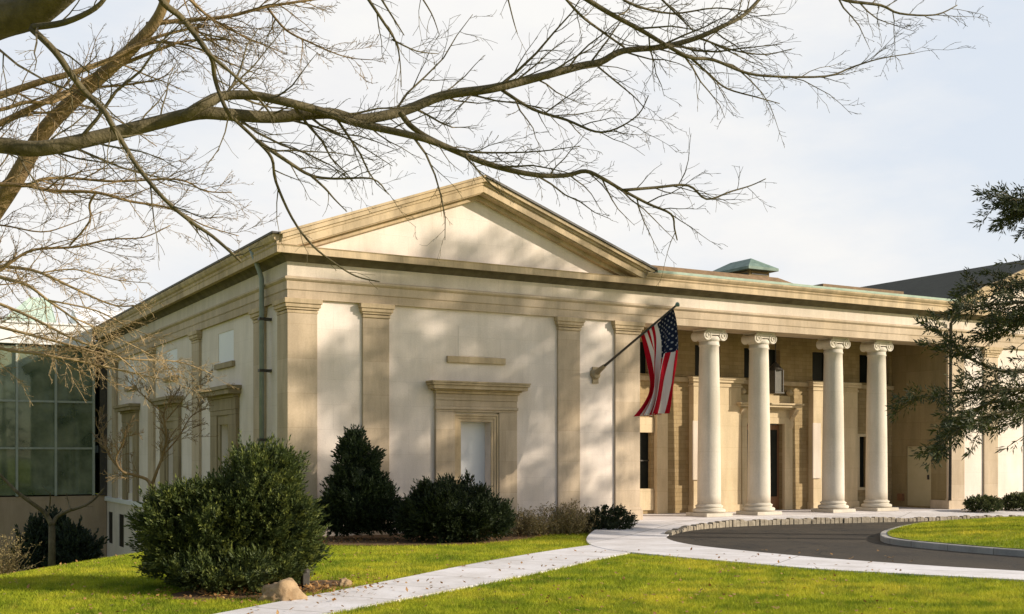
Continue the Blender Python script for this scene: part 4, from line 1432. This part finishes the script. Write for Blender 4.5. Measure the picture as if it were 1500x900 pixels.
def shrub(name, label, cat, centre, radii, mt, seed, n, ln=0.22, nl=12, leaf=0.07, w=0.016, amp=0.22, freq=1.9, cone=0.0, up=0.5, group=None, zmin=-0.75, core=True, plumes=0):
    rng = random.Random(seed)
    c = Vector(centre)
    base = (c.x, c.y, c.z - radii[2])
    t = thing(name, base, label, cat, group)
    mb = MB()

    def surf(dv, f):
        r_ = lump_r(dv, seed, amp, freq) * f
        k = 1.0 - cone * smooth01((dv.z + 0.3) / 1.3)
        return c + Vector((dv.x * radii[0] * k, dv.y * radii[1] * k, dv.z * radii[2])) * r_
    for _ in range(n):
        dv = rand_dir(rng)
        if dv.z < zmin: dv.z = -dv.z * rng.random(); dv.normalize()
        f = 0.62 + 0.38 * rng.random() ** 0.5
        p = surf(dv, f)
        d = (dv + Vector((0, 0, up)) + rand_dir(rng) * 0.45)
        sprig(mb, p, d, ln * rng.uniform(0.6, 1.3), nl, leaf, w, rng)
    for _ in range(plumes):
        dv = rand_dir(rng); dv.z = abs(dv.z) * 0.9 + 0.1; dv.normalize()
        p = surf(dv, 0.95)
        d = (dv * 0.8 + Vector((0, 0, 0.9)) + rand_dir(rng) * 0.2)
        for q in range(4):
            sprig(mb, p + d.normalized() * 0.09 * q, d + rand_dir(rng) * .3, ln * 1.1, nl, leaf * 1.1, w, rng, 0.6)
    part('foliage', mb, mt, t, fix=False)
    if core:
        cm = MB()
        U, V = 20, 12
        for j in range(V + 1):
            th = math.pi * j / V
            for i in range(U):
                ph = 2 * math.pi * i / U
                dv = Vector((math.sin(th) * math.cos(ph), math.sin(th) * math.sin(ph), math.cos(th)))
                cm.v.append(surf(dv, 0.60)[:])
        for j in range(V):
            for i in range(U):
                i2 = (i + 1) % U
                cm.f.append((j * U + i, j * U + i2, (j + 1) * U + i2, (j + 1) * U + i))
        part('inner_branches', cm, mt, t, fix=True)
    return t


def clumpy(name, label, ellipsoids, base, mt, seed, nclump, per, size, ln, leaf, w):
    """evergreen bush: separate dense tufts over a body of inner branches, dark gaps between the tufts"""
    rng = random.Random(seed)
    t = thing(name, base, label, 'shrub')
    mb, cm = MB(), MB()
    es = [(Vector(c), Vector(r_)) for c, r_ in ellipsoids]
    wts = [r_.x * r_.z for c, r_ in es]
    got = 0
    while got < nclump:
        c, r_ = rng.choices(es, wts)[0]
        dv = rand_dir(rng)
        if dv.z < -0.8: continue
        k = lump_r(dv, seed, 0.16, 2.2) * rng.uniform(0.74, 1.08)
        p = c + Vector((dv.x * r_.x, dv.y * r_.y, dv.z * r_.z)) * k
        if p.z < base[2] + 0.05: continue
        if any(((p - c2).x / r2.x) ** 2 + ((p - c2).y / r2.y) ** 2 + ((p - c2).z / r2.z) ** 2 < 0.5 for c2, r2 in es): continue
        got += 1
        ax = (Vector((dv.x / r_.x, dv.y / r_.y, dv.z / r_.z)).normalized() + Vector((0, 0, 0.75)) + rand_dir(rng) * 0.35).normalized()
        sz = size * rng.uniform(0.6, 1.35)
        for _ in range(per):
            off = rand_dir(rng) * sz * 0.55 * rng.random() ** 0.5
            sprig(mb, p + off - ax * sz * 0.4, ax + off * (1.1 / sz) * 0.6 + rand_dir(rng) * 0.25, ln * rng.uniform(0.6, 1.3), 14, leaf, w, rng, 0.7)
    for c, r_ in es:
        for _ in range(int(700 * r_.x * r_.z)):
            dv = rand_dir(rng)
            p = c + Vector((dv.x * r_.x, dv.y * r_.y, dv.z * r_.z)) * rng.uniform(0.60, 0.85)
            if p.z > base[2]: sprig(mb, p, dv + Vector((0, 0, .5)) + rand_dir(rng) * .6, ln * 0.9, 8, leaf * 1.15, w * 1.2, rng)
        U, V = 18, 10
        i0 = len(cm.v)
        for j in range(V + 1):
            th = math.pi * j / V
            for i in range(U):
                ph = 2 * math.pi * i / U
                cm.v.append((c + Vector((math.sin(th) * math.cos(ph) * r_.x, math.sin(th) * math.sin(ph) * r_.y, math.cos(th) * r_.z)) * 0.62)[:])
        for j in range(V):
            for i in range(U):
                i2 = (i + 1) % U
                cm.f.append((i0 + j * U + i, i0 + j * U + i2, i0 + (j + 1) * U + i2, i0 + (j + 1) * U + i))
    part('foliage', mb, mt, t, fix=False)
    part('inner_branches', cm, mt, t, fix=True)
    return t


def pe(px, py, dep, rx, rz, ry=None):
    """ellipsoid seen at a pixel with half width and half height in metres"""
    return (at(px, py, dep), (rx, ry or rx * 0.9, rz))


bb = at(338, 880, 17.6)
clumpy('evergreen_shrub', 'big rounded evergreen bush beside the path, the largest shrub',
       [pe(318, 785, 17.6, 1.12, 0.92), pe(375, 750, 17.6, 0.80, 1.02), pe(410, 792, 17.5, 0.52, 0.78), pe(276, 790, 17.6, 0.60, 0.76), pe(350, 838, 17.2, 1.0, 0.42)],
       (bb.x, bb.y, -0.17), M['leaf_big'], 3, 260, 26, 0.30, 0.20, 0.075, 0.0115)
p2 = at(525, 790, 27.3)
clumpy('evergreen_shrub', 'dark pointed evergreen bush against the left pavilion wall',
       [pe(525, 735, 27.3, 0.74, 0.72), pe(522, 690, 27.3, 0.50, 0.80), pe(520, 664, 27.3, 0.24, 0.48), pe(552, 748, 27.2, 0.5, 0.55), pe(496, 750, 27.2, 0.45, 0.55)],
       (p2.x, p2.y, -0.15), M['leaf_dark'], 8, 160, 18, 0.27, 0.21, 0.085, 0.0165)
p3 = at(668, 790, 26.7)
clumpy('evergreen_shrub', 'low dark mounded shrub under the blind window',
       [pe(660, 750, 26.7, 1.0, 0.68), pe(700, 762, 26.6, 0.72, 0.52), pe(618, 758, 26.7, 0.52, 0.52)],
       (p3.x, p3.y, -0.15), M['leaf_low'], 13, 210, 16, 0.24, 0.20, 0.08, 0.0145)
p4 = at(893, 757, 29.9)
lowp = shrub('evergreen_shrub', 'small low dark shrub with one tall stalk left of the portico', 'shrub', (p4.x, p4.y, 0.08), (0.58, 0.42, 0.27), M['leaf_low'], 17, 360, 0.17, 10, 0.08, 0.02, 0.2, 2.2, 0, 0.5)
sp_ = at(884, 757, 29.8)
mb = MB()
mb.tube([Vector((sp_.x, sp_.y, 0.0)), Vector((sp_.x + .02, sp_.y, 0.55))], [0.012, 0.008], 5)
r_ = random.Random(4)
for k in range(14): sprig(mb, Vector((sp_.x + .02, sp_.y, 0.5)), rand_dir(r_), 0.07, 6, 0.06, 0.02, r_)
part('tall_stalk', mb, M['leaf_low'], lowp, fix=False)
for k, (px, dep, rx, h_, lab) in enumerate(((1441, 38.2, 0.62, 0.32, 'clipped low green hedge by the right pavilion wall'), (1492, 39.2, 0.55, 0.38, 'low olive shrub at the far right by the pavilion wall'))):
    q = at(px, 740, dep)
    shrub('hedge_shrub', lab, 'shrub', (q.x, q.y, 0.0 + h_ * 0.5), (rx, 0.42, h_ * 0.62), M['leaf_hedge'], 20 + k, 420, 0.14, 10, 0.08, 0.022, 0.12, 2.2, 0, 0.5)
for k, (px, dep, top, rx) in enumerate(((54, 32.5, 772, 0.55), (82, 32.9, 764, 0.72), (110, 32.2, 784, 0.55))):
    q = at(px, 800, dep)
    zb = ground(q.x, q.y)
    zt_ = EYE + (HORIZON - top) / F_PX * dep
    lab = ('small dark evergreen at the left of three by the annex wall', 'tallest dark evergreen of three by the annex wall', 'small dark evergreen at the right of three by the annex wall')[k]
    shrub('conical_evergreen', lab, 'shrub', (q.x, q.y, (zb + zt_) / 2), (rx, rx, (zt_ - zb) / 2), M['leaf_far'], 30 + k, 620, 0.26, 11, 0.11, 0.028, 0.2, 2.2, 0.5, 0.7, 'dark evergreens by the annex', plumes=20)


def dry_plant(px, dep, h_, rx, seed, label, n=150, mt='dry'):
    rng = random.Random(seed)
    q = at(px, 770, dep)
    z = ground(q.x, q.y) + 0.02
    t = thing('dry_shrub', (q.x, q.y, z), label, 'plant', 'dry winter plants')
    mb = MB()
    for k in range(n):
        p = Vector((q.x + rng.gauss(0, rx * .35), q.y + rng.gauss(0, rx * .35), z))
        d = Vector((rng.gauss(0, 0.35), rng.gauss(0, 0.35), 1))
        pts = shoot_path(p, d, h_ * rng.uniform(0.5, 1.1), rng, 4, 0.2, Vector((0, 0, 0)))
        mb.tube(pts, [0.007, 0.006, 0.006, 0.005, 0.004], 3)
        for r2 in range(5):
            f = pts[rng.randint(1, 4)]
            sprig(mb, f, rand_dir(rng) + Vector((0, 0, .4)), 0.10, 4, 0.07, 0.012, rng)
    part('stems', mb, M[mt], t, fix=False)


dry_plant(772, 28.6, 0.62, 0.75, 61, 'low beige dry plant beside the dark mounded shrub', 150)
dry_plant(826, 29.4, 0.72, 0.85, 62, 'reddish tan dry plant in the middle of the bed below the pilaster', 190)
dry_plant(858, 29.9, 0.5, 0.5, 63, 'thin dry plant next to the low dark shrub', 90)
dry_plant(-8, 27, 1.25, 0.5, 64, 'tall brown dry shrub at the left edge of the lawn', 200)

# --- tall pines across the drive whose shade falls in patches on the facade
def pine(seed, base, height, z0, rad, label, n):
    rng = random.Random(seed)
    t = thing('pine_tree', base, label, 'tree', 'tall pines across the drive')
    tk, ne = MB(), MB()
    b_ = Vector(base)
    tk.tube([b_ + Vector((0, 0, -0.3 + height * k / 8)) for k in range(9)], [0.32 * (1 - k / 8.5) + 0.02 for k in range(9)], 10)
    for k in range(n):
        f = rng.random()
        z = z0 + (height - z0) * f
        r_ = rad * math.sqrt(max(0.05, 1 - (2 * f - 0.9) ** 2)) * rng.uniform(0.25, 1.0)
        a = rng.uniform(0, 2 * math.pi)
        p = b_ + Vector((math.cos(a) * r_, math.sin(a) * r_, z))
        tk.tube([b_ + Vector((0, 0, z - 0.15 * r_)), p], [0.05, 0.02], 5)
        sx = rng.uniform(0.55, 1.25)
        ax = Vector((math.cos(a), math.sin(a), rng.uniform(0.25, 0.7))).normalized()
        for _ in range(34):
            o = rand_dir(rng) * rng.random() ** 0.4
            q = p + o * (sx * 0.30) + ax * (o.dot(ax) * sx * 1.15)
            d = (o + ax * 0.6 + Vector((0, 0, .3)) + rand_dir(rng) * .5).normalized()
            leaf_tri(ne, q, d, d.cross(rand_dir(rng)).normalized(), rng.uniform(0.25, 0.5), 0.08)
    part('trunk', tk, M['bark_dark'], t, smooth=True, fix=False)
    part('needles', ne, M['needle'], t, fix=False)


pine(51, (38.28, 7.03, -0.15), 19.2, 11.0, 4.0, 'tall pine on the far side of the drive, its shade on the facade', 100)
pine(58, (41.62, 2.21, -0.17), 21.8, 13.6, 4.5, 'second tall pine farther out on the far side of the drive', 105)

# --- conifer at the right
rng = random.Random(71)
ct = at(1790, 700, 9.4)
conifer = thing('cedar_tree', (ct.x, ct.y, -0.17), 'dark green cedar reaching its needled boughs in from the right edge', 'tree')
tk, bo, ne = MB(), MB(), MB()
H_ = 9.5
tk.tube([Vector((ct.x, ct.y, -0.3 + H_ * k / 8)) for k in range(9)], [0.24 * (1 - k / 8.6) + 0.01 for k in range(9)], 10)


def bough(P, r0, dens=1.0):
    Q = smooth_path(P, 5)
    n = len(Q)
    bo.tube(Q, [r0 * (1 - 0.85 * i / (n - 1)) for i in range(n)], 6)
    for k in range(2, n):
        t = k / (n - 1)
        tan = (Q[k] - Q[k - 1]).normalized()
        for rep in range(max(1, int(4 * dens + 0.2))):
            if rng.random() > 0.95: continue
            s = tan.cross(Vector((0, 0, 1))).normalized() * rng.choice((-1, 1))
            ln = (0.62 * (1 - t) + 0.22) * rng.uniform(0.4, 1.15)
            d = tan * rng.uniform(0.5, 1.0) + s * rng.uniform(0.5, 1.1) + Vector((0, 0, rng.uniform(-0.45, 0.25)))
            p = Q[k - 1].lerp(Q[k], rng.random())
            q = shoot_path(p, d, ln, rng, 4, 0.22, Vector((0, 0, -0.1)))
            bo.tube(q, [0.006, 0.005, 0.004, 0.004, 0.003], 3)
            for a, b_ in zip(q[:-1], q[1:]):
                for _ in range(2):
                    pp = a.lerp(b_, rng.random())
                    sprig(ne, pp, (b_ - a).normalized() + rand_dir(rng) * 0.7, 0.085, 10, 0.048, 0.0048, rng, 0.8)
            sprig(ne, q[-1], d, 0.06, 9, 0.06, 0.0075, rng, 0.8)


def tpt(z): return Vector((ct.x, ct.y, z))
for raw, dep in [
    ([(1600, 560), (1500, 570), (1420, 575), (1342, 582)], 9.0),
    ([(1620, 575), (1500, 600), (1430, 615), (1375, 652)], 8.7),
    ([(1610, 560), (1520, 590), (1450, 590), (1400, 620)], 9.4),
    ([(1600, 520), (1490, 545), (1420, 525), (1372, 484)], 9.2),
    ([(1620, 430), (1530, 440), (1470, 445), (1412, 450)], 9.0),
    ([(1620, 400), (1540, 408), (1480, 415), (1425, 418)], 9.5),
    ([(1630, 430), (1560, 450), (1500, 465), (1462, 480)], 8.8),
    ([(1640, 270), (1560, 285), (1510, 292), (1468, 294)], 9.1),
    ([(1640, 300), (1570, 305), (1530, 308), (1490, 312)], 9.3),
]:
    P = [at(x, y, dep - 0.0 * i) for i, (x, y) in enumerate(raw)]
    bough([tpt(P[0].z + 0.12)] + P, 0.030, 0.6)
for k in range(26):
    z = 1.7 + 7.4 * k / 26
    a = k * 2.4
    L = 2.4 * (1 - 0.8 * (z / H_)) * rng.uniform(0.8, 1.1)
    d = Vector((math.cos(a), math.sin(a), -0.05))
    if d.dot(Vector((-FY, FX, 0))) > 0.2: continue
    bough([tpt(z), tpt(z + 0.05) + d * L * 0.4, tpt(z - 0.05) + d * L * 0.75, tpt(z - 0.2) + d * L], 0.03, 0.6)
part('trunk', tk, M['bark_dark'], conifer, smooth=True, fix=False)
part('boughs', bo, M['bark_dark'], conifer, fix=False)
part('needles', ne, M['needle'], conifer, fix=False)


# ------------------------------------------------------------------ rocks and small things
def rock(px, py, depth, sx, sy, sz, seed, label, mt='rock'):
    q = at(px, py, depth)
    z = ground(q.x, q.y)
    bm = bmesh.new()
    bmesh.ops.create_icosphere(bm, subdivisions=4, radius=1)
    for v in bm.verts:
        n = 1 + 0.34 * mnoise.noise(v.co * 1.5 + Vector((seed, 0, 0))) + 0.16 * mnoise.cell(v.co * 2.2 + Vector((seed, 0, 0))) * 0.5 + 0.10 * mnoise.noise(v.co * 5 + Vector((0, seed, 0))) + 0.05 * mnoise.noise(v.co * 12)
        v.co = Vector((v.co.x * sx * n, v.co.y * sy * n, v.co.z * sz * n + sz * 0.45))
    me = bpy.data.meshes.new('rock'); bm.to_mesh(me); bm.free()
    me.materials.append(M[mt])
    me.polygons.foreach_set('use_smooth', [True] * len(me.polygons))
    o = bpy.data.objects.new('rock', me); C.objects.link(o)
    o.location = (q.x, q.y, z)
    tag(o, label, 'rock')


rock(412, 858, 15.9, 0.30, 0.2, 0.21, 2.6, 'rounded tan boulder at the right foot of the big bush')
rock(505, 853, 17.6, 0.10, 0.08, 0.09, 4.0, 'little brown stone lying alone on the grass by the path')
q = at(447, 850, 17.3); z = ground(q.x, q.y)
gl_ = thing('garden_light', (q.x, q.y, z), 'small black garden light standing at the edge of the big bush', 'light')
part('post', box(q.x - 0.055, q.x + 0.055, q.y - 0.055, q.y + 0.055, z - 0.05, z + 0.26), M['dark_metal'], gl_, bevel=0.01)
part('foot', box(q.x - 0.11, q.x + 0.13, q.y - 0.09, q.y + 0.09, z - 0.03, z + 0.045), M['dark_metal'], gl_, bevel=0.01)
part('cap', MB().lathe([(0.075, z + 0.262), (0.075, z + 0.29), (0.03, z + 0.33)], q.x, q.y, 12), M['dark_metal'], gl_)


# ------------------------------------------------------------------ grass blades
def inside(poly, X, Y):
    """numpy point in polygon"""
    n = len(poly)
    res = np.zeros(len(X), bool)
    j = n - 1
    for i in range(n):
        xi, yi, xj, yj = poly[i][0], poly[i][1], poly[j][0], poly[j][1]
        c = ((yi > Y) != (yj > Y)) & (X < (xj - xi) * (Y - yi) / (yj - yi + 1e-12) + xi)
        res ^= c
        j = i
    return res


def grass(name, X, Y, Z, seed, hmin, hmax, wid, label):
    rs = np.random.RandomState(seed)
    n = len(X)
    a = rs.uniform(0, 2 * np.pi, n)
    h = rs.uniform(hmin, hmax, n)
    lean = rs.normal(0, 0.45, (n, 2)) * h[:, None]
    w = wid * rs.uniform(0.6, 1.3, n)
    V = np.zeros((n, 3, 3))
    V[:, 0] = np.stack([X - np.cos(a) * w, Y - np.sin(a) * w, Z - 0.01], 1)
    V[:, 1] = np.stack([X + np.cos(a) * w, Y + np.sin(a) * w, Z - 0.01], 1)
    V[:, 2] = np.stack([X + lean[:, 0], Y + lean[:, 1], Z + h], 1)
    me = bpy.data.meshes.new(name)
    me.vertices.add(3 * n)
    me.vertices.foreach_set('co', V.reshape(-1))
    me.loops.add(3 * n)
    me.loops.foreach_set('vertex_index', np.arange(3 * n, dtype=np.int32))
    me.polygons.add(n)
    me.polygons.foreach_set('loop_start', np.arange(0, 3 * n, 3, dtype=np.int32))
    me.update(calc_edges=True)
    me.materials.append(M['blade'])
    o = bpy.data.objects.new(name, me); C.objects.link(o)
    o['kind'] = 'stuff'
    o['label'] = label
    o['category'] = 'grass'


rs = np.random.RandomState(1)
NB = 520000
# in the field of view: denser nearby
dep = 13.6 + (32 - 13.6) * rs.uniform(0, 1, NB) ** 1.5
uu = rs.uniform(-0.47, 0.47, NB)
X = (FX + uu * FY) * dep; Y = (FY - uu * FX) * dep
walk_poly = [tuple(p) for p in walk_outline]
path_poly = [tuple(p) for p in catmull(pt, 6) + list(reversed(catmull(pb, 6)))]
keep = ~inside(walk_poly, X, Y) & ~inside(path_poly, X, Y) & ~inside([tuple(p) for p in inner_left], X, Y)
keep &= ~inside([tuple(p) for p in bed], X, Y) & ~inside([tuple(p) for p in bed2], X, Y)
keep &= ~((X > 8.9) & (Y > 26.2))
X, Y = X[keep], Y[keep]
Z = np.array([ground(a, b_) for a, b_ in zip(X, Y)])
grass('lawn_grass', X, Y, Z, 3, 0.025, 0.07, 0.0065, 'short yellow green lawn grass either side of the path')
X = rs.uniform(19.8, 32.2, 120000); Y = rs.uniform(12, 22.6, 120000)
isl_in = [tuple(ctr + (p - ctr) * 0.965) for p in isl]
k_ = inside(isl_in, X, Y)
X, Y = X[k_], Y[k_]
ri = np.array([[p.x, p.y] for p in isl])
dmin = np.full(len(X), 1e9)
for q_ in ri: dmin = np.minimum(dmin, np.hypot(X - q_[0], Y - q_[1]))
tt = np.clip(dmin / 3.0, 0, 1)
Z = -0.008 + 0.10 * tt * tt * (3 - 2 * tt)
grass('island_grass', X, Y, Z, 5, 0.025, 0.07, 0.008, 'short grass on the kerbed island in the drive')

# fallen leaves under the bushes
rng = random.Random(91)
lt = MB()
M['litter'] = leafy('fallen leaves', (0.22, 0.10, 0.03), (0.36, 0.19, 0.06), (0.42, 0.28, 0.12), 9, 30, 0.1)
for _ in range(3200):
    if rng.random() < 0.22:
        dd_ = rng.uniform(14, 24); uu_ = rng.uniform(-0.45, 0.35)
        x, y = (FX + uu_ * FY) * dd_, (FY - uu_ * FX) * dd_
        if ground(x, y) < -0.5: continue
    elif rng.random() < 0.55:
        a, r_ = rng.uniform(0, 6.283), rng.gauss(0, 0.52)
        x, y = 5.3 + math.cos(a) * r_ * 1.9, 16.5 + math.sin(a) * r_ * 1.2
    else:
        x = rng.uniform(8.6, 17.5); y = 24.0 + abs(x - 12.0) * 0.3 + rng.gauss(0.2, 0.5)
    z = ground(x, y) + 0.035 + rng.random() * 0.02
    d = Vector((rng.uniform(-1, 1), rng.uniform(-1, 1), rng.uniform(-.3, .5))).normalized()
    leaf_tri(lt, Vector((x, y, z)), d, d.cross(Vector((0, 0, 1)) + rand_dir(rng) * .4).normalized(), rng.uniform(0.05, 0.09), 0.022)
o = lt.build('leaf_litter', M['litter'])
o['kind'] = 'stuff'; o['label'] = 'scattered orange brown fallen leaves under the bushes'; o['category'] = 'leaves'

# ------------------------------------------------------------------ light
SUN_AZ, SUN_EL = R(40), R(21.5)          # azimuth measured from +x toward the front of the building
sv = Vector((math.cos(SUN_AZ) * math.cos(SUN_EL), -math.sin(SUN_AZ) * math.cos(SUN_EL), math.sin(SUN_EL)))
sl = bpy.data.lights.new('sun', 'SUN')
sl.energy = 5.0
sl.angle = R(0.6)
sl.color = (1.0, 0.89, 0.74)
so_ = bpy.data.objects.new('sun', sl); C.objects.link(so_)
so_.rotation_euler = sv.to_track_quat('Z', 'Y').to_euler()
so_.location = (30, -20, 40)

world = bpy.data.worlds.new('World')
scene.world = world
world.use_nodes = True
nt = world.node_tree
bg = nt.nodes['Background']
sky = nt.nodes.new('ShaderNodeTexSky')
sky.sky_type = 'NISHITA'
sky.sun_disc = False
sky.sun_elevation = SUN_EL
sky.sun_rotation = math.atan2(sv.x, sv.y)
tc = nt.nodes.new('ShaderNodeTexCoord')
dirv = tc.outputs['Generated']
cl1 = noise_tex(nt, dirv, 1.5, 8, 0.58, (1.0, 1.0, 2.6))
cover = ramp(nt, cl1, [(0.42, (0, 0, 0)), (0.60, (1, 1, 1))])
cl2 = noise_tex(nt, dirv, 3.4, 8, 0.6, (1.0, 1.0, 2.6))
tone = ramp(nt, cl2, [(0.35, (7.3, 7.3, 7.4)), (0.62, (8.0, 7.9, 7.7))])
# thin high veil leaves a pale blue between the soft clouds
veiled = mix(nt, 0.85, sky.outputs[0], (6.75, 7.25, 7.95))
front = mix(nt, cover, veiled, tone)
# cloud bank only ahead; unseen sky behind kept dim to cut fill light
dt = nt.nodes.new('ShaderNodeVectorMath'); dt.operation = 'DOT_PRODUCT'
nt.links.new(dirv, dt.inputs[0]); dt.inputs[1].default_value = (FX, FY, 0.25)
bank = ramp(nt, dt.outputs['Value'], [(0.0, (0.18, 0.18, 0.18)), (0.45, (1, 1, 1))])
colw = mix(nt, bank, sky.outputs[0], front)
nt.links.new(colw, bg.inputs['Color'])
bg.inputs['Strength'].default_value = 0.1

vs = scene.view_settings
vs.view_transform = 'Standard'
vs.look = 'None'
vs.exposure = 0.28
vs.gamma = 1.0
vs.use_curve_mapping = False
